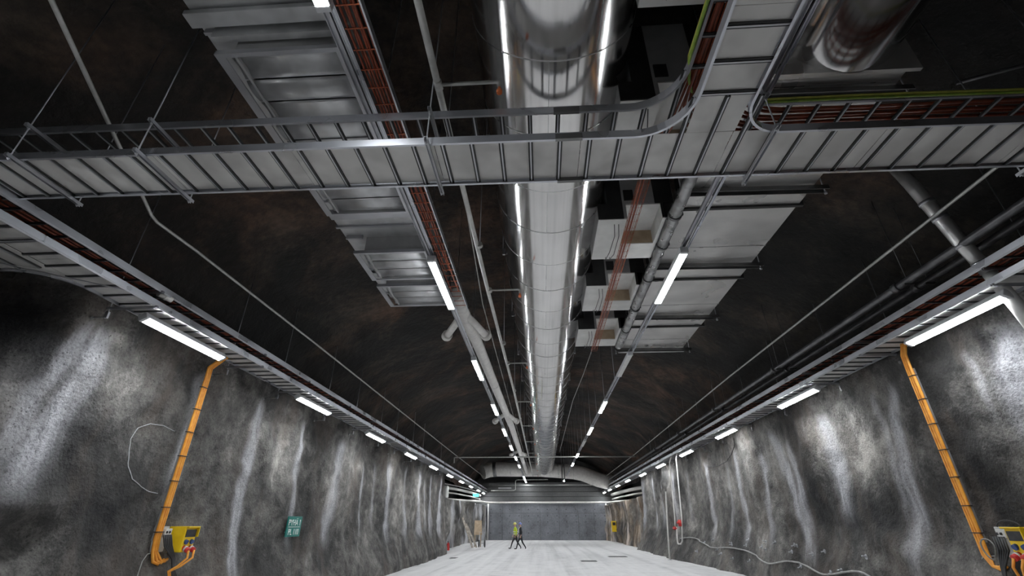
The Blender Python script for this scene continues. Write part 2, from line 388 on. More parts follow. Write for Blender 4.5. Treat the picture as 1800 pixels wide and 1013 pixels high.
# ---------------------------------------------------------------- lamps
def lamp_mesh():
    L = 2.27
    h = G().bbox(-.078, .078, -L/2, L/2, .013, .12, .010)
    d = G().bbox(-.07, .07, -L/2+.03, L/2-.03, 0.0, .05, .010)
    e = G().bbox(-.08, .08, -.035, .035, -.004, .124, .012)
    k = G().box(-.02, .02, -.05, .05, .12, .17)
    return h.mesh('housing', 'housing'), d.mesh('diffuser', 'lit'), d.mesh('diffuser', 'unlit'), e.mesh('end_cap', 'housing'), k.mesh('clip', 'galv')
LM = lamp_mesh()
def lamp(x, y, z, label, group, on=True, tilt=0.0):
    t = thing('lamp_fitting', (x, y, z), label, 'lamp', group); t.rotation_euler = (0, tilt, 0)
    link('housing', LM[0], t, (0, 0, 0), False); link('diffuser', LM[1] if on else LM[2], t, (0, 0, 0), False)
    for s in (-1, 1):
        link('end_cap', LM[3], t, (0, s*1.13, 0), False); link('clip', LM[4], t, (0, s*.7, 0), False)
ORD = ['first', 'second', 'third', 'fourth', 'fifth', 'sixth', 'seventh', 'eighth', 'ninth', 'tenth', 'eleventh', 'twelfth', 'thirteenth']
YW = [8.3, 14.13, 20.1, 26.0, 31.9, 37.8, 43.5, 49.5, 55.5, 60.5]
TILT = math.radians(28)     # wall lamps face the hall
for i, y in enumerate(YW):
    far = y > 42
    lamp(-7.1, y, 5.03, f'lit tube lamp hung under the tray on the left wall, {ORD[i]} from the front', 'tube lamps along the left wall', True, -TILT)
    lamp(7.7 if y < 42 else 7.5, y*1.0, 5.05, f'lit tube lamp hung under the tray on the right wall, {ORD[i]} from the front', 'tube lamps along the right wall', True, TILT)
for x, s in ((-7.1, 'left'), (7.7, 'right')):
    for y in ((2.45,) if s == 'left' else ()): lamp(x, y, 5.03, f'lit tube lamp under the {s} wall tray, behind the viewpoint', f'tube lamps along the {s} wall', True, -TILT)
YL = [1.5, 8.68, 14.76, 20.7, 26.4, 32.3, 37.9, 43.5, 54.4, 57.6, 60.6]
for i, y in enumerate(YL):
    lamp(-2.04+.0022*max(0, y-8), y, 6.3, f'lit tube lamp in the row beside the white round duct, {ORD[i]} from the front' if y > 0 else 'lit tube lamp left of the big duct, behind the viewpoint', 'tube lamps left of the big round duct')
YR = [(8.66, 1), (14.58, 0), (20.5, 1), (26.3, 1), (30.8, 0), (36.5, 1), (42.4, 1), (59.0, 1)]
for i, (y, on) in enumerate(YR):
    nm = f"{'lit' if on else 'unlit grey'} tube lamp in the row below the flat ribbed duct, {ORD[i]} from the front" if y > 3 else 'lit tube lamp right of the big duct, behind the viewpoint'
    lamp(2.82-.0022*max(0, y-8), y, 6.3, nm, 'tube lamps right of the big round duct', bool(on))
# carrier channels above the lamp rows
def channel_prof(w, h, t=.006): return [(-w/2, 0), (-w/2, h), (w/2, h), (w/2, 0), (w/2-t, 0), (w/2-t, h-t), (-w/2+t, h-t), (-w/2+t, 0)]
for x0, x1, nm in ((-2.10, -1.97, 'galvanised carrier channel above the lamp row left of the big duct'), (2.84, 2.72, 'galvanised carrier channel above the lamp row right of the big duct')):
    t = thing('lamp_channel', (x0, 0, 6.46), nm, 'channel')
    part('channel', G().sweep([(x0, -10, 6.46), (x0, 8, 6.46), (x1, 61, 6.46)], channel_prof(.07, .05)), 'galv', t)
    part('cover_strip', G().sweep([(x0+.085, -10, 6.45), (x0+.085, 8, 6.45), (x1+.085, 61, 6.45)], channel_prof(.045, .03)), 'rail', t)
    for k in range(22):
        y = -8+3.1*k; xx = x0+(x1-x0)*max(0, y-8)/53; zt = vault_z(xx, y)
        if y < 60 and not (x0 > 0 and (4 < y < 15.2 or y > 54)): part('threaded_rod', G().cyl((xx, y, 6.5), (xx, y, zt), .008, 6), 'galv', t)

# ---------------------------------------------------------------- big cross trays (two tiers with a branch towards the viewer)
SK = .0105
def sh(p): return (p[0], p[1]+SK*p[0], p[2])
RAILP = [(0, 0), (.028, 0), (.028, .008), (.007, .008), (.007, .092), (.022, .092), (.022, .1), (0, .1)]
RAILM = [(-a, b) for a, b in RAILP][::-1]
def rung_mesh(L, along):
    """rung with recess shade painted as dark side strips, length L, along 'x' or 'y', centred"""
    g = G()
    for u0, u1, z0, z1 in ((-.027, -.008, .012, .029), (.008, .027, .012, .029), (-.008, .008, 0, .029)):
        if along == 'y': g.box(u0, u1, -L/2, L/2, z0, z1)
        else: g.box(-L/2, L/2, u0, u1, z0, z1)
    me = g.mesh('rung', 'galv'); me.materials.append(M['dark_and_rung_shade'])
    for p in list(me.polygons)[:12]: p.material_index = 1  # side strips darkened to paint the shade of the rung's recess
    return me
def cross_tray(z, yn, yf, xl, xr, label, lids):
    t = thing('cable_ladder', (0, yn, z), label, 'cable tray')
    a = [(-9.6, yn, z), (-3, yn, z)] + [(xl-.55, yn, z)] + [(xl-.55+.55*math.sin(i*PI/20), yn-.55+.55*math.cos(i*PI/20), z) for i in range(1, 11)] + [(xl, -1, z), (xl, -8, z)]
    b = [(xr, -8, z), (xr, -1, z)] + [(xr+.42-.42*math.cos(i*PI/20), yn-.42+.42*math.sin(i*PI/20), z) for i in range(0, 11)] + [(5, yn, z), (9.6, yn, z)]
    c = [(-9.6, yf, z), (0, yf, z), (9.6, yf, z)]
    part('side_rail', G().sweep([sh(p) for p in a], RAILP), 'rail', t)
    part('side_rail', G().sweep([sh(p) for p in b], RAILP), 'rail', t)
    part('side_rail', G().sweep([sh(p) for p in c], RAILM), 'rail', t)
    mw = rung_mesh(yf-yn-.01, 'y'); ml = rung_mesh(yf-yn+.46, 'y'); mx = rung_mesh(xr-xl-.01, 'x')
    x = -9.4
    while x < 9.5:
        long = xl-.15 < x < xr+.12
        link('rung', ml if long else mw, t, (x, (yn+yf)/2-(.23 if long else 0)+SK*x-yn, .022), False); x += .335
    y = yn-.50
    while y > -7.5:
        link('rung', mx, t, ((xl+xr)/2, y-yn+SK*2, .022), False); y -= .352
    part('splice_plate', G().box(.26, .56, yn-.012+SK*.4, yn+.03+SK*.4, z-.004, z+.075), 'dark_steel', t, 'dull grey splice plate')
    part('splice_plate', G().box(.30, .62, yf-.03+SK*.4, yf+.012+SK*.4, z-.004, z+.075), 'dark_steel', t, 'dull grey splice plate')
    if lids:
        x = -9.5; i = 0
        while x < 9.5:
            w = min(1.675, 9.5-x)
            gl = G().add([sh((x+.004, yn+.03, z+.052)), sh((x+w-.004, yn+.03, z+.052)), sh((x+w-.004, yf-.03, z+.052)), sh((x+.004, yf-.03, z+.052)),
                          sh((x+.004, yn+.03, z+.058)), sh((x+w-.004, yn+.03, z+.058)), sh((x+w-.004, yf-.03, z+.058)), sh((x+.004, yf-.03, z+.058))],
                         [(3, 2, 1, 0), (4, 5, 6, 7), (0, 1, 5, 4), (1, 2, 6, 5), (2, 3, 7, 6), (3, 0, 4, 7)])
            part('lid_panel', gl, 'lid', t); x += w; i += 1
        y = yn+.03
        while y > -7.5:
            part('lid_panel', G().box(xl+.03, xr-.03, y-1.4+SK*2, y-.004+SK*2, z+.0525, z+.0585), 'lid', t); y -= 1.4
    return t
cross_tray(5.55, 3.755, 4.475, 1.675, 2.265, 'lower cable ladder crossing the hall, rungs covered by grey lid panels', True)
cross_tray(6.02, 3.80, 4.52, 1.675, 2.265, 'upper cable ladder crossing the hall, open rungs under the big duct', False)
# trapeze hangers of the two tiers
def hanger(x, label):
    t = thing('trapeze_hanger', (x, 4.0, 5.5), label, 'hanger', 'hangers of the crossing ladders')
    y0 = 3.68+SK*x; y1 = 4.52+SK*x+.03
    for z in (5.5, 5.975):
        g = G().sweep([(x, y0-.05, z), (x, y1+.05, z)], channel_prof(.041, .041, .005))
        part('strut', g, 'galv', t)
        for y in (y0, y1): part('nut', G().cyl((x, y, z-.018), (x, y, z), .017, 6), 'galv', t)
    for y in (y0, y1): part('threaded_rod', G().cyl((x, y, 5.47), (x, y, vault_z(x, y)), .008, 6), 'galv', t)
hanger(-6.03, 'trapeze hanger of the crossing ladders nearest the left wall')
hanger(-4.5, 'trapeze hanger of the crossing ladders left of the louvred boxes')
hanger(-1.17, 'trapeze hanger of the crossing ladders left of the big round duct')
hanger(2.62, 'trapeze hanger of the crossing ladders at the right corner of the branch')
hanger(5.9, 'trapeze hanger of the crossing ladders nearest the right wall')
# cables in the upper tier
def wob(p, k, a=.006): return (p[0]+a*math.sin(k*3.1+p[1]*2.3+p[0]), p[1]+a*math.sin(k*5.7+p[0]*1.9), p[2]+.5*a*math.sin(k+p[0]*3+p[1]*2))
G_RIGHT = 'orange cables turning into the right arm of the upper ladder'
for k in range(11):
    x = 1.78+.042*k; z = 6.085+.018*(k % 2); r = .60+.02*k
    yE = 4.46-.052*k
    xc = x+.75; yc = yE-.75
    pts = [(x, y, z) for y in np.linspace(-7.5, yc, 9)] + [(xc-.75*math.cos(a), yc+.75*math.sin(a), z) for a in np.linspace(.15, PI/2, 8)] + [(xx, yE, z) for xx in np.linspace(xc+.3, 9.4, 12)]
    pts = [wob(sh(p), k) for p in pts]
    single('power_cable', G().tube(pts, .021, 6), 'dorange', 'rust orange power cable in the bundle along the upper ladder and its right arm', 'cable', G_RIGHT)
for k in range(4):
    x = 1.715+.022*k
    pts = [wob(p, k, .01) for p in [(x, -7.5, 6.08), (x, 0, 6.08), (x, 2.6, 6.09), (x, 3.5, 6.10), (x-.02, 4.2, 6.18), (x, 4.9, 6.44), (1.66+.026*k, 5.6, 6.505), (1.66+.026*k, 8, 6.505), (1.66+.026*k, 11, 6.505), (1.66+.026*k, 13.4, 6.505)]]
    single('control_cable', G().tube(pts, .011, 6), 'dorange', 'thin orange cable running on from the ladder branch to the narrow mesh tray', 'cable', 'thin orange cables of the narrow mesh tray')
for k, (m, dz) in enumerate((('green', 0), ('yellow_cable', .03))):
    pts = [(1.655, -7.5, 6.03+dz), (1.655, 0, 6.03+dz), (1.655, 2.4, 6.03+dz), (1.655, 2.9, 6.04+dz), (1.66, 3.2, 6.06+dz), (1.74, 3.5, 6.08+dz), (1.86, 3.75, 6.11)]
    single('earth_cable', G().tube(pts, .016, 6), m, ('green' if k == 0 else 'yellow') + ' earth cable strapped along the branch beside the big duct', 'cable')
    pts = [sh((x, 3.775-.012*k, 6.03+dz+.006*math.sin(x*2))) for x in np.linspace(2.66, 9.4, 14)]
    single('earth_cable', G().tube(pts, .016, 6), m, ('green' if k == 0 else 'yellow') + ' earth cable strapped to the right arm of the upper ladder', 'cable')

# ---------------------------------------------------------------- wall trays
def wall_tray(side, xi, xo, z, label, lids, y0, y1, cables):
    s = -1 if side == 'L' else 1
    t = thing('wall_tray', (xi, 5, z), label, 'cable tray')
    inner = [(xi, y0, z), (xi, 20, z), (xi, y1, z)]; outer = [(xo, y0, z), (xo, 20, z), (xo, y1, z)]
    if side == 'L' and lids:
        outer = [(-10.5, 5.63, z), (-8.2, 5.63, z)] + [(-8.2+.75*math.sin(a), 6.38-.75*math.cos(a), z) for a in np.linspace(.2, PI/2, 8)] + [(xo, 8, z), (xo, 20, z), (xo, y1, z)]
    pi_, po = (RAILP, RAILM) if side == 'R' else (RAILM, RAILP)
    part('side_rail', G().sweep(inner, RAILM if side == 'R' else RAILP), 'rail', t)
    part('side_rail', G().sweep(outer, RAILP if side == 'R' else RAILM), 'rail', t)
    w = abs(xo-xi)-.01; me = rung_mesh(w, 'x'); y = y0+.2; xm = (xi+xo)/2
    far = G()
    while y < y1-.1:
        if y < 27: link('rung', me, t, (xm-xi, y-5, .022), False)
        else: far.box(xm-w/2, xm+w/2, y-.02, y+.02, z+.022, z+.05)
        y += .34
    part('rung', far, 'galv', t, kind='stuff')
    part('drop_lip', G().sweep([(xi+s*.004, y0, z-.03), (xi+s*.004, y1, z-.03)], [(0, 0), (.006, 0), (.006, .035), (0, .035)]), 'galv', t)
    if lids:
        y = y0
        while y < y1:
            part('lid_panel', G().box(min(xi, xo)+.03, max(xi, xo)-.03, y+.004, min(y+2.4, y1)-.004, z+.052, z+.058), 'lid', t); y += 2.4
        if side == 'L':
            part('lid_panel', G().box(-10.4, xo+.0, 4.9, 5.62, z+.052, z+.058), 'lid', t)
            part('lid_panel', G().add([(xo+.02, 5.62, z+.055), (-8.2, 5.63, z+.055), (-7.85, 5.75, z+.055), (-7.6, 6.0, z+.055), (xo+.02, 6.5, z+.055)], [(0, 1, 2, 3, 4)]), 'lid', t)
            part('side_rail', G().sweep([(-10.5, 4.88, z), (xi, 4.88, z)], RAILM), 'rail', t)
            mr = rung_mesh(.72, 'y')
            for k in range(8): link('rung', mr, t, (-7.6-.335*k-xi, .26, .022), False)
            part('brace_strip', G().sweep([(-8.6, 4.9, z+.01), (-6.8, 6.4, z+.01)], [(-.015, 0), (.015, 0), (.015, .01), (-.015, .01)]), 'galv', t)
    return t
wall_tray('L', -6.76, -7.47, 5.20, 'lower covered cable ladder along the left wall', True, 3.0, 62, 0)
wall_tray('L', -6.76, -7.47, 5.49, 'upper cable ladder along the left wall, orange cables inside', False, 3.0, 62, 0)
wall_tray('R', 7.37, 8.1, 5.20, 'lower covered cable ladder along the right wall', True, -4, 62, 0)
wall_tray('R', 7.37, 8.1, 5.52, 'upper cable ladder along the right wall, orange cables inside', False, -4, 62, 0)
for side, xi, z, y0 in (('L', -6.9, 5.56, 3.4), ('R', 7.52, 5.59, -3.5)):
    s = -1 if side == 'L' else 1
    for k in range(4):
        pts = [(xi+s*(.12+.12*k)+.03*math.sin(y*.7+k*2.1)+.012*math.sin(y*2.1+k), y, z+.02*(k % 2)) for y in np.arange(y0, 62, 1.5)]
        nm = 'left' if side == 'L' else 'right'
        single('power_cable', G().tube(pts, .022, 5), 'dorange', f'rust orange power cable lying in the upper ladder on the {nm} wall', 'cable', f'orange cables in the {nm} wall ladder')
if True:   # loose grey pipe end lying in the upper left ladder
    single('pipe_offcut', G().tube([(-6.86, 7.0, 5.47), (-6.80, 7.25, 5.46)], .055, 14).tube([(-6.835, 7.1, 5.468), (-6.825, 7.15, 5.466)], .065, 14), 'pvc', 'short grey pipe end poking from the left wall ladder', 'pipe')
def wall_bracket(side, y, n):
    s = -1 if side == 'L' else 1; xi = -6.72 if side == 'L' else 7.33
    xw = wx(side, y, 5.12)
    nm = 'left' if side == 'L' else 'right'
    t = thing('wall_bracket', (xi, y, 5.15), f'galvanised bracket holding the {nm} wall ladders, {n} from the front', 'bracket', f'brackets of the {nm} wall ladders')
    g = G(); g.sweep([(xi, y, 5.15), (xi+s*.95, y, 5.15)], channel_prof(.041, .041, .005)); part('strut', g, 'galv', t)
    part('strut', G().sweep([(xi, y, 5.45), (xi+s*.95, y, 5.45)], channel_prof(.041, .041, .005)), 'galv', t)
    part('threaded_rod', G().cyl((xi+s*.9, y, 5.02), (xi+s*.9, y, vault_z(xi+s*.9, y)), .009, 6), 'galv', t)
    part('end_clamp', G().box(xi+s*.9-.03, xi+s*.9+.03, y-.02, y+.02, 4.98, 5.10), 'galv', t)
    part('rock_bolt', G().cyl((xi+s*.9, y, 5.0), (xw+s*.15, y-.05, 4.97), .012, 6).cyl((xw+s*.02, y-.05, 4.97), (xw-s*.04, y-.05, 4.97), .035, 8), 'dark_steel', t)
for side in 'LR':
    for i, y in enumerate([6.95, 10.4, 12.8, 16.0, 18.75, 22.0, 24.6, 28, 30.6, 36.4]): wall_bracket(side, y, ORD[i])

# ---------------------------------------------------------------- big round duct
DX, DZ, DR = .315, 7.62, 1.03
t = thing('round_duct', (DX, 20, DZ), 'huge polished metal round duct running down the middle of the ceiling', 'duct')
y = -8.4; k = 0; edges = [-8.4+1.195*i for i in range(54)]
for i in range(len(edges)-1):
    a, b = edges[i], min(edges[i+1], 55.2)
    if a > 55: break
    r0 = DR+.004*(i % 2); n = 56
    pts = [(DX+.0012*max(0, a-8), a, DZ), (DX+.0012*max(0, b-8), b, DZ)]
    part('duct_section', G().tube(pts, r0, n, False), 'duct', t)
    g = G(); cx = DX+.0012*max(0, a-8)
    g.tube([(cx, a-.012, DZ), (cx, a, DZ), (cx, a+.012, DZ)], 0, 48, False, [DR+.003, DR+.011, DR+.003]); part('seam_ring', g, 'seam', t)
    la = math.radians(-90+(28 if i % 2 else -5))
    part('lock_seam', G().cyl((cx+(r0+.001)*math.cos(la), a, DZ+(r0+.001)*math.sin(la)), (cx+(r0+.001)*math.cos(la), b, DZ+(r0+.001)*math.sin(la)), .004, 5), 'seam', t)
for i in range(14):
    y = 2.0+3.6*i
    if y > 54: break
    cx = DX
    for s in (-1, 1): part('hanger_rod', G().cyl((cx+s*(DR+.05), y, DZ-.1), (cx+s*(DR+.05), y, vault_z(cx+s*(DR+.05), y)), .008, 6).box(cx+s*(DR+.03)-.03, cx+s*(DR+.03)+.03, y-.03, y+.03, DZ-.2, DZ-.05), 'galv', t)
# cross duct at the far end
def polytube(pts, r, n=28):
    return G().tube(pts, r, n, True)
t = thing('cross_duct', (0, 56, 7.3), 'pale round duct crossing under the far end of the big duct, sloping down at right', 'duct')
CD = [(-6.7, 55.6, 7.0), (-6.0, 56, 7.25), (-5.2, 56, 7.33), (0, 56, 7.28), (3.6, 56, 7.0), (4.6, 56, 6.8), (6.4, 56, 6.15), (7.2, 56.1, 5.98), (8.2, 56.2, 5.95)]
part('duct_run', polytube(CD[:4], .78), 'pvc', t); part('duct_run', polytube(CD[3:], .78), 'pvc', t)
for q in (-5.2, -3.5, -1.8, 1.9, 3.6):
    z = float(np.interp(q, [p[0] for p in CD], [p[2] for p in CD])); part('seam_ring', G().tube([(q-.02, 56, z), (q+.02, 56, z)], .795, 28, False), 'seam', t)
part('strap', G().tube([(-5.55, 56, 7.29), (-5.15, 56, 7.33)], .79, 28, False), 'dark_steel', t, 'dark strap around the left end')
for q in (2.3, 2.6): part('hanger', G().box(q-.05, q+.05, 55.1, 55.2, 5.9, 9.6), 'dark_steel', t)

# ---------------------------------------------------------------- right: flat ribbed duct, its supports and round feeder
t = thing('flat_duct', (3.8, 9.5, 6.95), 'wide flat ribbed metal duct right of the big round duct', 'duct')
X0, X1 = 2.76, 4.86
secs = [4.15, 4.62, 7.0, 9.77, 12.73, 14.9]
for i in range(len(secs)-1):
    a, b = secs[i]+.02, secs[i+1]-.02
    part('duct_section', G().bbox(X0+.012*i, X1-.012*i, a, b, 6.95, 7.6, .012), 'rect', t)
    if i: part('flange', G().box(X0-.05, X1+.05, secs[i]-.03, secs[i]+.03, 6.905, 7.65), 'black_and_mirrored_dark', t, 'dark flange')
    m_ = (a+b)/2; part('cross_seam', G().box(X0+.02, X1-.02, m_-.006, m_+.006, 6.943, 6.952), 'seam', t)
part('end_flange', G().box(X0-.04, X1+.05, 14.86, 14.95, 6.90, 7.65), 'damper', t)
for i, y in enumerate((4.45, 6.45, 9.05, 11.9, 14.55)):
    tt = thing('duct_support', (3.8, y, 6.75), ['dark support channel under the flat ribbed duct, nearest the round feeder', 'dark support channel under the flat ribbed duct, just behind the crossing ladder', 'dark support channel under the flat ribbed duct beside the near lamp', 'dark support channel under the flat ribbed duct beyond the near lamp', 'dark support channel under the far end of the flat ribbed duct'][i], 'support', 'supports of the flat duct')
    part('channel', G().sweep([(2.5, y, 6.84), (5.02, y, 6.80)], channel_prof(.13, .085, .01)), 'dark_steel', tt)
    for x in (2.58, 4.97):
        part('threaded_rod', G().cyl((x, y, 6.76), (x, y, vault_z(x, y)), .01, 6), 'galv', tt); part('nut', G().cyl((x, y, 6.74), (x, y, 6.79), .025, 6), 'galv', tt)
t = thing('feeder_duct', (4.1, 2, 7.6), 'round polished duct entering the near end of the flat ribbed duct', 'duct')
for i, (a, b) in enumerate(((-5, -1.8), (-1.8, 1.0), (1.0, 3.0), (3.0, 4.14))):
    part('duct_section', G().tube([(4.08, a, 7.62), (4.08, b, 7.62)], .77, 44, False), 'duct', t)
    part('seam_ring', G().tube([(4.08, b-.015, 7.62), (4.08, b, 7.62), (4.08, b+.015, 7.62)], 0, 44, False, [.772, .782, .772]), 'seam', t)
part('end_plate', G().box(3.2, 4.95, 4.12, 4.17, 6.86, 8.4), 'rect', t)

# branch boxes between the duct and the flat duct
def branch_box(y, label):
    t = thing('plenum_box', (1.8, y, 6.75), label, 'box', 'boxes between the ducts')
    x0, x1, z0, z1 = 1.19, 2.62, 6.75, 8.3; d = 1.42
    nx0, nx1, nd = 1.72, 2.36, .85
    part('bottom_panel', G().box(x0, nx0, y, y+d, z0, z0+.02).box(nx1, x1-.2, y, y+d, z0, z0+.02).box(nx0, nx1, y+nd, y+d, z0, z0+.02), 'white_box', t)
    part('slope_panel', G().add([(x1-.2, y, z0), (x1-.2, y+d, z0), (x1+.1, y+d, z0+.2), (x1+.1, y, z0+.2)], [(0, 1, 2, 3)]), 'damper', t)
    part('recess', G().box(nx0-.02, nx0, y, y+nd, z0+.02, z0+.34).box(nx1, nx1+.02, y, y+nd, z0+.02, z0+.34).box(nx0, nx1, y, y+nd, z0+.32, z0+.34), 'white_box', t)
    part('recess_board', G().box(nx0, nx1, y+nd, y+nd+.02, z0+.02, z0+.32), 'wood', t, 'tan board inside the recess')
    part('side_panel', G().box(x0, x0+.02, y+.01, y+d, z0+.02, z0+.34).box(x0, 1.38, y+.01, y+d, z0+.34, z0+.36).box(1.38, 1.40, y+.01, y+d, z0+.34, z1).box(x1-.02, x1, y+.01, y+d, z0+.22, z1).box(1.38, x1, y+d-.02, y+d, z0+.02, z1).box(1.38, x1, y, y+d, z1, z1+.02), 'grey_panel', t)
    part('front_panel', G().box(x0, 1.66, y-.012, y+.008, z0+.012, z0+.36).box(1.38, 1.66, y-.012, y+.008, z0+.36, z1), 'black_and_mirrored_dark', t, 'front panel with dark reflection painted in')  # metal face coloured black for the unlit cave it would reflect
    part('front_panel', G().box(1.66, 2.26, y-.012, y+.008, z0+.345, z1).box(1.66, nx0, y-.012, y+.008, z0+.02, z0+.345), 'grey_panel', t, 'grey front panel')
    part('front_panel', G().box(2.26, x1-.01, y-.012, y+.008, z0+.345, z1).box(nx1, x1-.21, y-.012, y+.008, z0+.02, z0+.345), 'black_and_mirrored_dark', t, 'front panel with dark reflection painted in')
    part('vent', G().box(1.70, 1.88, y-.03, y-.012, z0+.42, z0+.66), 'black_and_mirrored_dark', t, 'small black vent')
    for j in range(2):
        q = 1.5+.08*j
        part('dangling_wire', G().tube([(q, y+.15, z0), (q+.03, y+.4, z0-.10), (q-.03, y+.8, z0-.22-.05*j), (q-.05, y+1.15, z0-.16), (q-.02, y+1.35, z0)], .007, 5), 'black', t)
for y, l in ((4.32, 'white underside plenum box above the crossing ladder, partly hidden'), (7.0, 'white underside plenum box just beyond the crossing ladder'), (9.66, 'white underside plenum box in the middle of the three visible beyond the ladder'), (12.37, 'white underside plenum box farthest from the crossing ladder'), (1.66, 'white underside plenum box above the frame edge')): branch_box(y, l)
# narrow mesh tray with orange cables
def mesh_tray(x, z, y0, y1, w, label):
    t = thing('mesh_tray', (x, y0, z), label, 'cable tray')
    for u in (-w/2, -w/6, w/6, w/2): part('long_wire', G().cyl((x+u, y0, z), (x+u, y1, z), .004, 5), 'orange', t)
    for s in (-1, 1): part('long_wire', G().cyl((x+s*w/2, y0, z+.05), (x+s*w/2, y1, z+.05), .004, 5), 'orange', t)
    g = G().tube([(-w/2, 0, .05), (-w/2, 0, 0), (w/2, 0, 0), (w/2, 0, .05)], .004, 5); me = g.mesh('cross_wire', 'orange'); y = y0
    while y < y1: link('cross_wire', me, t, (0, y-y0, 0), False); y += .2
    return t
mesh_tray(1.725, 6.48, 4.9, 13.5, .17, 'narrow orange mesh tray in front of the white boxes')
single('thin_rod', G().tube([(1.66, 13.4, 6.5), (1.60, 16, 6.5), (1.45, 20, 6.5), (1.4, 36, 6.5)], .012, 6), 'cable_grey', 'thin grey rod running on beyond the narrow orange mesh tray', 'rod')
# insulated pipe left of the flat duct
t = thing('insulated_pipe', (2.55, 10, 6.72), 'foil wrapped pipe along the edge of the flat ribbed duct', 'pipe')
ys = np.arange(-4, 13.9, .1)
part('foil_jacket', G().tube([(2.55+.004*math.sin(q*9), q, 6.73) for q in ys], 0, 16, True, [.105+.006*math.sin(q*40)+.004*math.sin(q*17) for q in ys]), 'foil', t)
for q in (6.9, 7.9, 9.3, 10.9, 12.4): part('pipe_clamp', G().tube([(2.55, q-.03, 6.73), (2.55, q+.03, 6.73)], .125, 16, True).box(2.62, 2.70, q-.02, q+.02, 6.72, 6.9), 'dark_steel', t)

# ---------------------------------------------------------------- left: trunk duct with louvred boxes, tray, white round duct
t = thing('trunk_duct', (-3, 6, 7.05), 'flat grey trunk duct at upper left above the louvred boxes', 'duct')
for i, (a, b) in enumerate(((-6, -2.4), (-2.4, .6), (.6, 3.05), (3.1, 6.55), (6.62, 7.35), (7.37, 9.05), (9.1, 10.3))):
    part('duct_section', G().bbox(-3.94, -2.25, a, b-.02, 7.06, 7.75, .01), 'damper', t)
    part('flange', G().box(-3.98, -2.2, b-.035, b+.015, 7.02, 7.8), 'galv', t)
def strip_arc(y0, y1, x0, x1, z, rise):
    n = 6; vs = []
    for i in range(n+1):
        u = i/n; y = y0+(y1-y0)*u; zz = z+rise*4*u*(1-u)-.0*u
        vs += [(x0, y, zz), (x1, y, zz), (x0, y, zz+.008), (x1, y, zz+.008)]
    fs = []
    for i in range(n):
        a = 4*i; b = a+4
        fs += [(a, a+1, b+1, b), (a+2, b+2, b+3, a+3), (a, b, b+2, a+2), (a+1, a+3, b+3, b+1)]
    fs += [(0, 2, 3, 1), (4*n, 4*n+1, 4*n+3, 4*n+2)]
    return G().add(vs, fs, True)
def louvre_box(y0, y1, nb, label):
    t = thing('louvre_box', (-3, (y0+y1)/2, 6.65), label, 'louvre', 'louvred boxes under the trunk duct')
    x0, x1, z = -3.71, -2.19, 6.65
    part('casing', G().box(-3.5, -3.47, y0+.05, y1-.05, z+.02, 7.06).box(-2.25, -2.22, y0+.05, y1-.05, z+.02, 7.06).box(-3.5, -2.22, y0+.03, y0+.06, z+.02, 7.06).box(-3.5, -2.22, y1-.06, y1-.03, z+.02, 7.06).box(-3.5, -2.22, y0+.05, y1-.05, 7.03, 7.06), 'grey_panel', t)
    w = .11
    part('frame', G().box(x0, x0+w, y0, y1, z, z+.02).box(x1-.07, x1, y0, y1, z, z+.02).box(x0+w, x1-.07, y0, y0+.055, z, z+.02).box(x0+w, x1-.07, y1-.055, y1, z, z+.02)
         .box(x0, x0+.012, y0, y1, z+.02, z+.07).box(x0, x1, y0, y0+.012, z+.02, z+.07), 'galv', t)
    a, b = y0+.06, y1-.06; p = (b-a)/nb
    for i in range(nb):
        part('blade', strip_arc(a+p*i+.012, a+p*(i+1)-.012, x0+w+.03, x1-.08, z+.055, -.035 if i % 2 else .03), 'damper', t)
    part('bracket', G().box(-3.9, -3.55, y0-.06, y0-.02, 6.98, 7.06), 'galv', t)
louvre_box(3.27, 6.45, 9, 'long louvred box crossed by the two cable ladders')
louvre_box(7.72, 8.90, 3, 'louvred box in the middle, beside the near lamp')
louvre_box(9.18, 10.3, 3, 'louvred box at the far end of the trunk duct')
louvre_box(-2.0, 1.2, 9, 'louvred box above the frame edge')
single('support_beam', G().bbox(-3.98, -2.15, 2.96, 3.14, 6.95, 7.03, .01), 'damper', 'grey beam under the near part of the trunk duct', 'beam')
single('support_beam', G().bbox(-3.72, -2.15, 6.50, 6.64, 6.70, 6.84, .01), 'galv', 'pale beam under the trunk duct between the louvred boxes', 'beam')
for z_, y_ in ((6.92, 3.2),): single('screw_flange', G().box(-3.75, -2.2, 3.18, 3.26, 6.84, 7.05), 'damper', 'flat flange with screws in front of the long louvred box', 'flange')
# ladder with orange cables beside the left lamp row
t = thing('cable_ladder', (-1.84, 0, 6.48), 'narrow ladder with orange cables beside the left ceiling lamps', 'cable tray')
part('side_rail', G().sweep([(-1.70, -8, 6.46), (-1.70, 10.2, 6.46)], [(0, 0), (.02, 0), (.02, .1), (0, .1)]), 'rail', t)
part('side_rail', G().sweep([(-1.98, -8, 6.46), (-1.98, 10.2, 6.46)], [(0, 0), (.02, 0), (.02, .1), (0, .1)]), 'rail', t)
me = G().box(-.135, .135, -.006, .006, 0, .012).mesh('cross_bar', 'orange'); y = -7.8
while y < 10.1: link('cross_bar', me, t, (0, y, -.01), False); y += .25
for k in range(6):
    pts = [wob((-1.94+.04*k, y, 6.49+.012*(k % 2)), k, .008) for y in np.arange(-7.9, [10.1, 9.2, 7.4, 8.3, 10.0, 6.8][k], .9)]
    single('control_cable', G().tube(pts, .015, 6), 'dorange', 'thin orange cable lying in the ladder beside the left ceiling lamps', 'cable', 'orange cables left of the big duct')
t = thing('white_duct', (-1.65, 12, 6.8), 'white round duct with paired side nozzles behind the left ceiling lamps', 'duct')
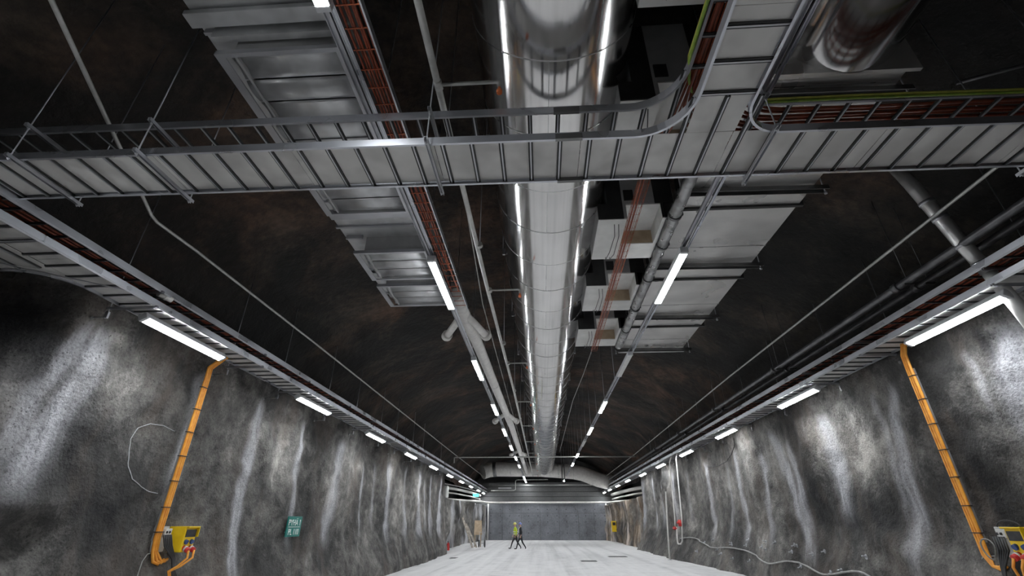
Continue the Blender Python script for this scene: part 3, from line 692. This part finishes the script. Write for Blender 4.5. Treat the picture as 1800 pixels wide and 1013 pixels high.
part('duct_run', G().tube([(-1.99, 9.9, 6.76), (-1.95, 11.2, 6.74), (-1.88, 13, 6.74), (-1.80, 18, 6.74), (-1.64, 27, 6.74), (-1.60, 54, 6.74)], .17, 22, True), 'pvc', t)
for q in (10.4, 11.3, 12.3, 15, 18, 21, 24): part('seam_ring', G().tube([(float(np.interp(q+e, [9.9, 11.2, 13, 18, 27], [-1.99, -1.95, -1.88, -1.80, -1.64])), q+e, 6.742) for e in (-.015, .015)], .176, 22, False), 'seam', t)
for q in (10.1, 22.5, 36):
    for s, dx, dy in ((-1, -.85, 1.6), (1, .55, 1.65)):
        b = Vector((-1.93 if q < 20 else -1.68, q+.8, 6.72)); e = b+Vector((dx*.85, dy*.85, -.15)); d = (e-b).normalized()
        nz = part('nozzle', G().tube([b, e], .10, 16, True), 'pvc', t)
        part('nozzle_collar', G().tube([e-d*.16, e-d*.02, e+d*.02], 0, 18, True, [.15, .15, .13]), 'pvc', nz)

# ---------------------------------------------------------------- pipes with sprinklers
t = thing('sprinkler_pipe', (-1.1, 10, 6.35), 'long grey sprinkler pipe left of the big duct with short side arms', 'pipe')
part('pipe_run', G().tube([(-1.10, -8, 6.38), (-1.10, 4, 6.38), (-1.08, 9, 6.38), (-.98, 18, 6.38), (-.92, 54, 6.38)], .042, 10), 'pipe', t)
for i, y in enumerate((3.63, 9.0, 14.22, 19.5, 24.9, 30.2, 35.5, 41, 46.5, 52)):
    x = -1.095+.012*max(0, min(y-4, 12)); x2 = -.40
    part('side_arm', G().tube([(x, y, 6.38), (x2, y, 6.38), (x2+.03, y, 6.36), (x2+.035, y, 6.28)], .022, 8), 'pipe', t)
    sp = part('sprinkler_head', G().tube([(x2+.035, y, 6.29), (x2+.035, y, 6.24), (x2+.035, y, 6.23), (x2+.035, y, 6.19)], 0, 10, True, [.018, .022, .036, .034]), 'cap', t, 'orange red sprinkler cap')
    [part('coupling', G().cyl((x, y-a, 6.38), (x, y-b, 6.38), r, 10), 'pipe', t) for a, b, r in ((1.9, 1.82, .055), (.06, -.06, .05))]
    part('pipe_hanger', G().cyl((x, y-1.86, 6.4), (x, y-1.86, vault_z(x, y-1.86)), .007, 5), 'galv', t)
single('thin_pipe', G().tube([(-1.22, -6, 7.0), (-1.25, 6.5, 7.0), (-1.45, 11, 7.0), (-1.42, 28, 6.9), (-1.3, 52, 6.9)], .014, 6), 'pipe', 'thin conduit between the sprinkler pipe and the white round duct', 'pipe')
single('wall_pipe', G().tube([(-2.0, -3.06, 6.35), (-4.71, 2.41, 6.35), (-6.42, 5.86, 6.35), (-6.47, 6.05, 6.35), (-6.42, 7.0, 6.35), (-6.38, 12, 6.35), (-6.42, 36, 6.35), (-6.4, 54, 6.4)], .026, 8), 'pipe', 'thin grey pipe running above the left wall ladders, kinked near the crossing ladder', 'pipe')
single('wall_pipe', G().tube([(6.72, -4, 6.35), (6.72, 6, 6.35), (6.70, 16, 6.35), (7.0, 37, 6.35), (7.0, 54, 6.35)], .026, 8), 'pipe', 'thin grey pipe running above the right wall ladders, left of the dark pipes', 'pipe')
for x, dx, r, l in ((7.46, 0, .075, 'thick dark pipe above the right wall ladders, inner of the pair'), (7.86, .02, .07, 'thick dark pipe above the right wall ladders, outer of the pair')):
    t = thing('dark_pipe', (x, 10, 6.1), l, 'pipe')
    part('pipe_run', G().tube([(x, -4, 6.10), (x+.02, 9, 6.10), (x+.1, 30, 6.1), (x, 55, 6.1)], r, 14), 'dpipe', t)
    for q in (3.2, 8.85, 14.5, 20.2, 26, 31.8):
        part('pipe_coupling', G().cyl((x+.01, q-.07, 6.1), (x+.01, q+.07, 6.1), r+.022, 14), 'dpipe', t)
        part('pipe_clamp', G().box(x-.1, x+.1, q-.35, q-.29, 6.0, 6.03).cyl((x, q-.32, 6.17), (x, q-.32, vault_z(x, q)), .006, 5), 'dark_steel', t)
t = thing('riser_duct', (7.5, 7.2, 6.2), 'small round metal duct slanting down behind the dark pipes at right', 'duct')
RD = [(6.95, 7.25, 8.3), (7.16, 7.22, 7.52), (7.50, 7.22, 6.16), (7.69, 7.22, 5.55), (7.87, 7.24, 4.86), (8.0, 7.3, 4.5)]
part('duct_run', G().tube(RD[:4], .115, 18), 'rect', t); part('duct_run', G().tube(RD[3:], .105, 18), 'white_box', t, 'pale lower end')
for a, b, f in ((1, 2, .35), (1, 2, .62), (2, 3, .1), (2, 3, .7)):
    p = Vector(RD[a]).lerp(Vector(RD[b]), f); d = (Vector(RD[b])-Vector(RD[a])).normalized()*.03; part('collar', G().tube([p-d, p+d], .128, 18, True), 'galv', t)
single('branch_rod', G().tube([(6.78, 5.37, 8.0), (7.57, 5.09, 8.0), (8.4, 4.85, 7.95)], .03, 8), 'dpipe', 'dim grey pipe stub high at upper right near the vault', 'pipe')
single('far_pipe', G().tube([(-6.7, 37, 5.9), (-6.7, 37, 6.28), (-6.6, 37, 6.32), (0, 37, 6.30), (7.2, 37, 6.28)], .05, 8), 'pipe', 'pipe crossing the hall just in front of the far end of the big duct', 'pipe')

# ---------------------------------------------------------------- wall mounted electrics
def conduit(side, y, label, loops):
    s = -1 if side == 'L' else 1; t = thing('cable_drop', (s*7.8, y, 3), label, 'cable')
    top = (s*7.25 if side == 'L' else s*7.9, y-.0, 5.18)
    chan = []
    zz = [4.75, 4.2, 3.6, 3.0, 2.4, 1.9, 1.5]
    face = lambda z: wx(side, y, z, .07)
    xm = min(abs(face(z)) for z in zz)*s
    part('mounting_channel', G().box(min(xm-s*.03, xm), max(xm-s*.03, xm), y-.09, y+.09, 1.45, 4.7), 'galv', t)
    for j in range(3):
        yy = y-.055+.055*j; x = xm-s*.05
        e = [(x, yy, 1.5), (x-s*.02, yy+.02, 1.25), (x-s*.05, yy+.07+.05*j, 1.08), (x-s*.05, yy+.22+.03*j, 1.03+.02*j), (x-s*.02, yy+.30+.04*j, 1.10)]
        pts = [(s*7.35 if side == 'L' else s*7.95, yy-.15, 5.24), (s*7.5 if side == 'L' else s*8.0, yy-.06, 5.20), (x+s*.01, yy, 5.02), (x, yy, 4.75), (x, yy, 3.6), (x, yy, 2.5)] + (e if side == 'L' else [(p[0], 2*yy-p[1]-.0, p[2]) for p in e])
        part('cable', G().tube(pts, .029, 8), 'conduit', t)
    for z in (4.55, 4.05, 3.55, 3.05, 2.55, 2.05, 1.6): part('strap', G().box(min(xm-s*.085, xm), max(xm-s*.085, xm), y-.1, y+.1, z-.008, z+.008), 'black', t, 'dark strap')
    return xm
xl_ = conduit('L', 10.0, 'three bright orange cables strapped down the left wall to the yellow box', 1)
xr_ = conduit('R', 10.0, 'three bright orange cables strapped down the right wall to the yellow box', 1)
def socket_group(side, y, xm, dirn):
    s = -1 if side == 'L' else 1; nm = 'left' if side == 'L' else 'right'
    off = -.22 if side == 'L' else .24
    def bx(g, d0, d1, y0, y1, z0, z1, b=.008):
        y0, y1 = y0+off, y1+off
        a, c = sorted((xm-s*d0, xm-s*d1)); ya, yb = sorted((y+dirn*y0, y+dirn*y1)); return g.bbox(a, c, ya, yb, z0, z1, b)
    base = off; off = off+(.10 if side == 'L' else 0)
    t = thing('junction_box', (xm, y, 1.5), f'grey plastic junction box beside the orange cables on the {nm} wall', 'box')
    part('body', bx(G(), -.1, .035, .14, .40, 1.24, 1.70), 'boxgrey', t); part('lid', bx(G(), .035, .05, .15, .39, 1.25, 1.52, .004), 'boxgrey', t)
    sk = part('socket', bx(G(), .035, .11, .23, .40, 1.53, 1.66), 'white_box', t, 'white double socket')
    for j in range(2): part('socket_hole', G().cyl((xm-s*.108, y+dirn*(off+.27+.08*j), 1.595), (xm-s*.116, y+dirn*(off+.24+.08*j), 1.595), .022, 10), 'black', sk)
    off = base
    t = thing('socket_panel', (xm, y+dirn*.8, 1.45), f'yellow power socket panel with black window on the {nm} wall', 'socket')
    part('body', bx(G(), -.1, .30, .64, 1.0, 1.22, 1.70, .014), 'yellow', t)
    part('hood', bx(G(), .30, .36, .64, 1.0, 1.675, 1.70, .006), 'yellow', t)
    part('hood', bx(G(), .30, .36, .98, 1.0, 1.50, 1.675, .005), 'yellow', t)
    part('window', bx(G(), .30, .315, .67, .97, 1.50, 1.64, .004), 'black', t, 'black window')
    for j in range(2):
        part('socket', G().cyl((xm-s*.29, y+dirn*(off+.73+.17*j), 1.42), (xm-s*.34, y+dirn*(off+.73+.17*j), 1.40), .045, 12), 'blue', t, 'blue socket')
        q = part('plug', G().cyl((xm-s*.29, y+dirn*(off+.73+.17*j), 1.30), (xm-s*.42, y+dirn*(off+.73+.17*j), 1.25), .05, 12), 'red', t, 'red plug')
        part('plug_ring', G().cyl((xm-s*.33, y+dirn*(off+.73+.17*j), 1.287), (xm-s*.36, y+dirn*(off+.73+.17*j), 1.275), .058, 12), 'white_box', q)
        c = [(xm-s*.42, y+dirn*(off+.73+.17*j), 1.25), (xm-s*.46, y+dirn*(off+.70+.16*j), 1.12), (xm-s*.36, y+dirn*(off+.62+.1*j), .98), (xm-s*.28, y+dirn*(off+.50+.05*j), .9), (xm-s*.3, y+dirn*.45, .6), (xm-s*.7, y+dirn*.42, .02)]
        single('power_lead', G().tube(c, .022, 7), 'conduit', f'orange power lead hanging from the yellow panel on the {nm} wall', 'cable', f'leads at the {nm} panel')
    part('gland', bx(G(), .02, .08, .7, .8, 1.16, 1.22, .005), 'orange', t)
    for j in range(5):
        a = .22+off+.05*j
        c = [(xm-s*.17, y+dirn*a, 1.55), (xm-s*.22, y+dirn*(a+.05), 1.35), (xm-s*.20, y+dirn*(.40+.02*j), 1.10), (xm-s*.24, y+dirn*(.42+.01*j), .95), (xm-s*(.28+.04*j), y+dirn*(.36+.05*j), .6), (xm-s*(.62+.05*j), y+dirn*(.3+.07*j), .02)]
        single('black_lead', G().tube(c, .016, 6), 'black', f'black cable hanging in the bunch below the grey box on the {nm} wall', 'cable', f'black leads on the {nm} wall')
    c = [(xm-s*.0, y+dirn*.14, 1.24), (xm-s*.03, y-dirn*.1, 1.22), (xm-s*.05, y-dirn*.2, 1.1), (xm-s*.06, y-dirn*.22, .8), (xm-s*.05, y-dirn*.26, .4), (xm-s*.1, y-dirn*.3, .02)]
    single('thin_lead', G().tube(c, .010, 6), 'cable_grey', f'thin pale cable drooping beside the grey box on the {nm} wall', 'cable')
    if side == 'R':
        single('cable_coil', G().tube([(xm-.16+.0*i, y-.25-.13*math.cos(i*.5)-.02*math.sin(i), 1.35+.16*math.sin(i*.5)) for i in range(30)], .012, 6), 'cable_grey', 'coil of thin grey cable beside the yellow panel on the right wall', 'cable')
        single('cable_loop', G().tube([(xm-.05, y-.7-.22*math.cos(a), 1.70+.10*math.sin(a)) for a in np.linspace(0, PI, 12)], .012, 6), 'black', 'black cable loop over the yellow panel on the right wall', 'cable')
socket_group('L', 10.0, xl_, 1); socket_group('R', 10.0, xr_, -1)
# green sign
ys = 15.3; xs_ = wx('L', ys, 1.75)+.13
t = thing('wall_sign', (xs_, ys, 1.7), 'green sign with white letters on the left wall', 'sign')
part('plate', G().bbox(xs_-.015, xs_+.015, ys-.44, ys+.44, 1.40, 1.95, .006), 'sign', t)
part('stand_off', G().box(xs_-.35, xs_-.01, ys-.3, ys-.26, 1.5, 1.54).box(xs_-.35, xs_-.01, ys+.26, ys+.3, 1.8, 1.84), 'galv', t)
part('divider', G().box(xs_+.015, xs_+.018, ys-.36, ys+.36, 1.655, 1.667), 'white', t)
def text(s, size, x, y, z, name):
    cu = bpy.data.curves.new('t', 'FONT'); cu.body = s; cu.size = size; cu.align_x = 'CENTER'; cu.extrude = .004; cu.resolution_u = 2
    o = bpy.data.objects.new('t', cu); C.objects.link(o); dg = bpy.context.evaluated_depsgraph_get()
    me = bpy.data.meshes.new_from_object(o.evaluated_get(dg)); bpy.data.objects.remove(o)
    me.transform(Matrix.Translation((x, y, z)) @ Matrix.Rotation(PI/2, 4, 'Z') @ Matrix.Rotation(PI/2, 4, 'X'))
    me.materials.clear(); me.materials.append(M['white']); return me
for s_, z_ in (('PYHÄ 1', 1.70), ('PL 110', 1.45)): link('lettering', text(s_, .235, xs_+.017, ys, z_, 'l'), t)
# chalk loop on the left wall
lp = [(9.84, 3.55), (9.51, 3.61), (9.2, 3.59), (8.95, 3.46), (8.84, 3.23), (8.86, 2.99), (8.91, 2.73), (9.07, 2.52), (9.31, 2.4), (9.64, 2.33), (9.9, 2.31)]
lp = [(float(np.interp(q, range(11), [p[0] for p in lp])), float(np.interp(q, range(11), [p[1] for p in lp]))) for q in np.linspace(0, 10, 41)]
lp = [(wx('L', y, z, .004), y, z) for y, z in lp]
single('chalk_mark', G().tube(lp, .008, 5), 'chalk', 'chalk loop drawn on the left wall beside the orange cables', 'chalk mark')
# draped cable along the right wall foot
pts = []
nodes = [(29.5, 1.0), (27.9, 1.15), (25.2, .72), (22.8, .86), (20.4, .80), (18.8, .42), (17.4, .80), (16.3, .5), (15.2, .42), (14.4, .72), (13.4, .7), (12.4, .35)]
yy_ = np.linspace(29.5, 12.4, 70); zz_ = np.interp(yy_[::-1], [n[0] for n in nodes][::-1], [n[1] for n in nodes][::-1])[::-1]
zz_ = np.convolve(np.pad(zz_, 3, 'edge'), np.ones(7)/7, 'valid')
single('draped_cable', G().tube([(wx('R', float(y), float(z), .05), float(y), float(z)) for y, z in zip(yy_, zz_)], .026, 6), 'cable_grey', 'grey cable draped in loops along the foot of the right wall', 'cable')
for i in range(26):
    y = rng.uniform(13, 27); z = rng.uniform(.45, 1.3); x = wx('R', y, z, -.03)
    single('rock_bolt', G().cyl((x, y, z), (x-.16, y-.03, z+rng.uniform(-.05, .05)), .018, 6).cyl((x-.03, y, z), (x-.05, y, z), .06, 8), 'galv', 'short bolt end sticking from the foot of the right wall', 'bolt', 'bolt ends on the right wall')
single('loose_cable', G().tube([(wx('R', y, z, .05), y, z) for y, z in ((20.8, 5.0), (20.9, 4.75), (21.4, 4.45), (22.4, 4.25), (23.6, 4.2), (25, 4.3))], .014, 6), 'black', 'thin dark cable looping under the right wall ladder', 'cable')
# riser pipes and red valves on the right wall
t = thing('wall_riser', (7.3, 29.1, 2), 'white pipe standing against the right wall from floor to mid height', 'pipe')
part('pipe_run', G().tube([(6.86, 29.3, 0), (6.95, 29.3, 1.2), (7.12, 29.3, 3.0), (7.16, 29.3, 3.4)], .045, 8), 'pvc', t)
part('base_plate', G().cyl((6.86, 29.3, 0), (6.86, 29.3, .03), .12, 12), 'galv', t)
t = thing('hose_riser', (7.4, 28.5, 2), 'two thin white pipes joined by a loop with red valves on the right wall', 'pipe')
part('pipe_run', G().tube([(7.6, 28.55, 5.3), (7.42, 28.5, 4.9), (7.25, 28.5, 2.0), (7.2, 28.5, 1.55)], .035, 8), 'pvc', t)
part('pipe_run', G().tube([(7.7, 27.4, 5.4), (7.5, 27.35, 5.0), (7.3, 27.3, 2.0), (7.15, 27.3, .95), (7.1, 27.45, .82), (7.1, 28.0, .80), (7.12, 28.15, .95), (7.2, 28.2, 1.6)], .035, 8), 'pvc', t)
part('valve', G().cyl((7.16, 27.3, 1.93), (7.16, 27.3, 1.63), .085, 12).cyl((7.2, 27.3, 1.8), (7.02, 27.3, 1.8), .06, 10), 'red', t, 'red valve')
part('valve', G().cyl((7.16, 28.5, 1.62), (7.16, 28.5, 1.45), .075, 12).cyl((7.14, 28.7, 1.53), (7.14, 28.1, 1.53), .045, 10), 'red', t, 'red valve')

# ---------------------------------------------------------------- far end
single('back_pipe', G().tube([(-9.8, 46, 3.85), (-8.4, 50, 3.85), (-7.2, 57, 4.0), (-6.9, 60.8, 4.05), (-6.4, 61.6, 4.05), (0, 61.7, 4.05), (7.2, 61.6, 4.05), (7.9, 60.6, 4.0), (8.1, 56, 3.9), (9.4, 46, 3.7)], .11, 10), 'pvc', 'white pipe running around the top of the far concrete wall', 'pipe')
for i, (x0, z, r) in enumerate(((-9.6, 4.35, .07), (-9.6, 4.75, .13), (-9.5, 5.05, .05))):
    single('niche_pipe', G().tube([(x0, 43.5, z), (-8.4, 48, z), (-7.7, 54, z+.02), (-7.4, 59.5, z)], r, 10), 'pvc', ['thin white pipe', 'thick white pipe', 'thinnest white pipe'][i]+' in the stack above the far left wall', 'pipe', 'pipes in the far left niche')
for i, (z, r) in enumerate(((3.3, .05), (4.25, .08), (4.7, .16))):
    single('niche_pipe', G().tube([(9.8, 44, z), (8.8, 48, z), (8.3, 53, z), (8.05, 58, z)], r, 10), 'pvc', ['lowest thin pipe', 'middle pipe', 'thick topmost pipe'][i]+' in the stack above the far right wall', 'pipe', 'pipes in the far right niche')
single('valve_tank', G().tube([(-8.6, 44.2, 3.77), (-8.6, 44.2, 3.85), (-8.6, 44.2, 4.7), (-8.6, 44.2, 4.8)], 0, 16, True, [.2, .28, .28, .18]), 'white_box', 'white upright cylinder among the pipes in the far left niche', 'tank')
for x, l in ((-6.62, 'left'), (7.72, 'right')):
    single('corner_pipe', G().tube([(x, 61.75, 0), (x, 61.75, 3.95)], .08, 10), 'pvc', f'pale upright pipe in the {l} corner of the far wall', 'pipe')
t = thing('bent_pipe', (-4, 61, 6), 'thin pipe stepping up in front of the dark wall under the cross duct', 'pipe')
part('pipe_run', G().tube([(-6.2, 60.5, 5.35), (-3.4, 60.5, 5.35), (-3.2, 60.5, 5.45), (-3.2, 60.5, 6.4), (-3.0, 60.5, 6.55), (.8, 60.5, 6.55)], .05, 8), 'pipe', t)
part('pipe_run', G().tube([(-6.2, 60.8, 5.95), (9, 60.8, 5.95)], .04, 8), 'pipe', t)
part('grille', G().box(-5.3, -3.7, 60.4, 60.5, 5.55, 5.68), 'galv', t)
single('exit_sign', G().bbox(-6.95, -6.35, 50.0, 50.06, 4.15, 4.45, .01), 'exitsign', 'small glowing green exit sign below the far left lamps', 'sign')
def small_panel(x, y, z, m, label, nm='socket_panel'):
    t = thing(nm, (x, y, z), label, 'box'); part('body', G().bbox(x-.22, x+.22, y-.3, y+.3, z-.5, z+.5, .02), m, t); part('window', G().box(x-.15, x+.15, y-.325, y-.29, z+.1, z+.38), 'black', t)
small_panel(-7.05, 56.5, 1.45, 'yellow', 'small yellow socket panel on the far left wall')
small_panel(7.45, 54.5, 1.5, 'yellow', 'small yellow socket panel on the far right wall')
t = thing('fire_extinguisher', (-7.7, 42.0, -.19), 'red fire extinguisher standing at the end of the left wall', 'extinguisher')
part('cylinder', G().tube([(-7.70, 42.0, 0.02), (-7.70, 42.0, .05), (-7.70, 42.0, .48), (-7.70, 42.0, .56), (-7.70, 42.0, .6)], 0, 16, True, [.10, .12, .12, .07, .035]), 'red', t)
part('valve_handle', G().box(-7.75, -7.65, 41.85, 42.02, .60, .64).box(-7.73, -7.67, 41.9, 42.0, .64, .69), 'black', t)
part('hose', G().tube([(-7.70, 41.9, .6), (-7.58, 41.85, .5), (-7.56, 41.85, .25)], .014, 6), 'black', t)
for o in t.children: o.location.z -= .19
# planks, wheel and tan board leaning on the far left wall
for i, (x, dx, l) in enumerate(((-6.9, -.55, 'weathered plank leaning on the far left wall, longest'), (-6.6, -.4, 'weathered plank leaning on the far left wall, shorter'))):
    a = Vector((x+1.1, 42.6+.3*i, 0)); b = Vector((x+dx*.2, 44.4, 2.25-.5*i)); d = (b-a)
    g = G(); s_ = Vector((.075, 0, .02)); n_ = Vector((0, .04, .01))
    g.add([a-s_, a+s_, a+s_+n_, a-s_+n_, b-s_, b+s_, b+s_+n_, b-s_+n_], [(0, 1, 2, 3), (7, 6, 5, 4), (0, 4, 5, 1), (1, 5, 6, 2), (2, 6, 7, 3), (3, 7, 4, 0)])
    single('plank', g, 'rubble', l, 'plank')
single('tan_board', G().add([(-5.9, 44.0, .9), (-5.2, 44.0, .9), (-5.3, 44.3, 2.0), (-5.9, 44.3, 2.0), (-5.9, 44.06, .9), (-5.2, 44.06, .9), (-5.3, 44.36, 2.0), (-5.9, 44.36, 2.0)], [(0, 1, 2, 3), (7, 6, 5, 4), (0, 4, 5, 1), (1, 5, 6, 2), (2, 6, 7, 3), (3, 7, 4, 0)]).box(-5.85, -5.78, 44.0, 44.08, 0, .95).box(-5.35, -5.28, 44.0, 44.08, 0, .95), 'wood', 'tan board on legs in front of the far left wall', 'board')
t = thing('hand_truck', (-5.2, 43, 0), 'metal hand truck with two wheels below the tan board', 'cart')
for x in (-5.35, -4.85): part('wheel', G().tube([(x-.03, 43.2, .28), (x+.03, 43.2, .28)], .28, 18, True), 'black', t)
part('axle', G().cyl((-5.35, 43.2, .28), (-4.85, 43.2, .28), .02, 6), 'galv', t)
part('frame', G().tube([(-5.25, 43.2, .1), (-5.35, 43.6, 1.1), (-4.95, 43.6, 1.1), (-4.95, 43.2, .1)], .025, 6), 'galv', t)
for i, (x, y, w) in enumerate(((2.36, 28, .42), (4.4, 31.8, .55), (-5.75, 34.2, .35))):
    t = thing('floor_cover', (x, y, float(floor_z(x, y))), ['dark drain cover on the floor, nearest of the three', 'dark drain cover on the floor near the right wall', 'dark drain cover on the floor near the left wall end'][i], 'cover', 'floor covers')
    fz_ = float(floor_z(x, y)); part('frame', G().bbox(x-w, x+w, y-.32, y+.32, fz_, fz_+.016, .004), 'cover', t)
    part('grate', G().box(x-w+.05, x+w-.05, y-.27, y-.02, fz_+.012, fz_+.022).box(x-w+.05, x+w-.05, y+.02, y+.27, fz_+.012, fz_+.022), 'dark_and_rung_shade', t)

# ---------------------------------------------------------------- two people
def skin_body(name, joints, bones, mats, level=1):
    """joints: name -> (pos, radius); one continuous skinned surface"""
    names = list(joints); me = bpy.data.meshes.new(name)
    me.from_pydata([joints[n][0] for n in names], [(names.index(a), names.index(b)) for a, b in bones], [])
    o = bpy.data.objects.new(name, me); C.objects.link(o)
    sk = o.modifiers.new('s', 'SKIN'); sk.use_smooth_shade = True
    if not me.skin_vertices: me.attributes  # layer is made by the modifier below
    bm = bmesh.new(); bm.from_mesh(me); ly = bm.verts.layers.skin.verify(); bm.verts.ensure_lookup_table()
    for i, n in enumerate(names):
        r = joints[n][1]; r = r if isinstance(r, tuple) else (r, r)
        bm.verts[i][ly].radius = r; bm.verts[i][ly].use_root = (n == 'pelvis')
    bm.to_mesh(me); bm.free()
    su = o.modifiers.new('u', 'SUBSURF'); su.levels = level; su.render_levels = level
    dg = bpy.context.evaluated_depsgraph_get(); dg.update()
    out = bpy.data.meshes.new_from_object(o.evaluated_get(dg)); bpy.data.objects.remove(o)
    out.materials.clear()
    for m in mats: out.materials.append(M[m])
    return out
def walker(x, y, label, front_leg, jacket, helmet, vest, pack):
    """walks towards -x; front_leg: stride half length"""
    t = thing('person', (x, y, 0), label, 'person')
    f, yl, yr = front_leg, y-.09, y+.09
    J = dict(pelvis=((x, y, .95), (.15, .12)), waist=((x-.01, y, 1.1), (.145, .115)), chest=((x-.03, y, 1.32), (.19, .125)), collar=((x-.03, y, 1.46), (.11, .09)), neck=((x-.04, y, 1.53), .058),
             head=((x-.055, y, 1.62), (.08, .095)), crown=((x-.05, y, 1.73), (.075, .09)), nose=((x-.165, y, 1.615), .018),
             hipL=((x, yl, .9), .095), kneeL=((x-f*.62, yl, .50), .066), ankL=((x-f*.95, yl, .11), .045), heelL=((x-f*.93, yl, .05), .045), toeL=((x-f*.95-.19, yl, .045), .035),
             hipR=((x, yr, .9), .095), kneeR=((x+f*.28, yr, .48), .066), ankR=((x+f*.95, yr, .15), .045), heelR=((x+f*1.02, yr, .08), .045), toeR=((x+f*.86, yr, .03), .035),
             shL=((x-.03, y-.2, 1.42), .062), elL=((x+.1, y-.25, 1.14), .048), wrL=((x+.0, y-.26, .92), .032), shR=((x-.03, y+.2, 1.42), .062), elR=((x-.1, y+.25, 1.14), .048), wrR=((x-.22, y+.25, .95), .032))
    B = [('pelvis', 'waist'), ('waist', 'chest'), ('chest', 'collar'), ('collar', 'neck'), ('neck', 'head'), ('head', 'crown'), ('head', 'nose'), ('collar', 'shL'), ('shL', 'elL'), ('elL', 'wrL'), ('collar', 'shR'), ('shR', 'elR'), ('elR', 'wrR')]
    for s in 'LR': B += [('pelvis', 'hip'+s), ('hip'+s, 'knee'+s), ('knee'+s, 'ank'+s), ('ank'+s, 'heel'+s), ('heel'+s, 'toe'+s)]
    for s, q in (('L', -1), ('R', 1)):
        w = Vector(J['wr'+s][0]); J['palm'+s] = (tuple(w+Vector((-.03, 0, -.07))), (.03, .018)); B.append(('wr'+s, 'palm'+s)); p = Vector(J['palm'+s][0])
        for k in range(4):
            b = p+Vector((-.03+.02*k, q*.004, -.035)); J[f'k{k}'+s] = (tuple(b), .009); e = b+Vector((-.012, -q*.012, -.05-.012*(k in (1, 2)))); J[f'f{k}'+s] = (tuple(e), .008); B += [('palm'+s, f'k{k}'+s), (f'k{k}'+s, f'f{k}'+s)]
        b = p+Vector((-.05, -q*.01, .0)); J['th'+s] = (tuple(b), .010); J['tt'+s] = (tuple(b+Vector((-.025, -q*.005, -.035))), .009); B += [('palm'+s, 'th'+s), ('th'+s, 'tt'+s)]
    me = skin_body('body', J, B, [jacket, 'cloth', 'skin', 'black'])
    for p in me.polygons:
        c = p.center; d = abs(c.x-x)
        hand = min((c-Vector(J['palm'+s][0])).length for s in 'LR') < .15 and abs(c.y-y) > .17
        p.material_index = 2 if (c.z > 1.52 or hand) else (0 if c.z > .93 else (1 if c.z > .12 else 3))
    body = link('body', me, t)
    hx, hz = x-.055, 1.70
    h = G().tube([(hx, y, hz), (hx, y, hz+.05), (hx, y, hz+.10), (hx, y, hz+.135), (hx, y, hz+.15)], 0, 18, True, [.128, .125, .105, .07, .02]).tube([(hx-.02, y, hz-.005), (hx-.02, y, hz+.01)], .15, 18, True)
    part('helmet', h, helmet, t)
    part('eye', G().cyl((hx-.085, y-.035, 1.655), (hx-.10, y-.035, 1.655), .012, 8).cyl((hx-.085, y+.035, 1.655), (hx-.10, y+.035, 1.655), .012, 8), 'black', t)
    part('mouth', G().box(hx-.112, hx-.07, y-.025, y+.025, 1.562, 1.57), 'red', t)
    part('ear', G().cyl((hx+.01, y-.088, 1.635), (hx+.01, y-.102, 1.635), .028, 10).cyl((hx+.01, y+.088, 1.635), (hx+.01, y+.102, 1.635), .028, 10), 'skin', t)
    if vest:
        sc = [(1.0, .165, .135), (1.12, .160, .135), (1.3, .205, .145), (1.42, .17, .12)]
        n = 20; vs = []
        for z, a, b in sc: vs += [(x-.02+b*1.05*math.cos(2*PI*i/n), y+a*1.1*math.sin(2*PI*i/n), z) for i in range(n)]
        fs = [(k*n+i, k*n+(i+1) % n, (k+1)*n+(i+1) % n, (k+1)*n+i) for k in range(len(sc)-1) for i in range(n)]
        v = part('vest', G().add(vs, fs, True), 'hivis', t)
        for z, a, b in ((1.04, .178, .148), (1.18, .190, .150)):
            part('reflective_band', G().tube([(x-.02, y, z-.025), (x-.02, y, z+.025)], 0, 20, False, [a*1.03, a*1.03]), 'reflect', v)
    if pack:
        part('shoulder_strap', G().tube([(x-.16, y-.1, 1.42), (x-.17, y-.09, 1.25), (x-.16, y-.1, 1.08)], .02, 6).tube([(x-.06, y-.15, 1.49), (x-.16, y-.1, 1.42)], .02, 6), 'reflect', t, 'pale strap')
walker(-2.16, 40.9, 'person in a yellow high visibility vest and pale helmet walking to the left', .40, 'hivis', 'helmet_y', True, False)
walker(-1.72, 40.3, 'person in dark clothes and blue helmet walking beside the one in yellow', .36, 'cloth', 'helmet_b', False, True)
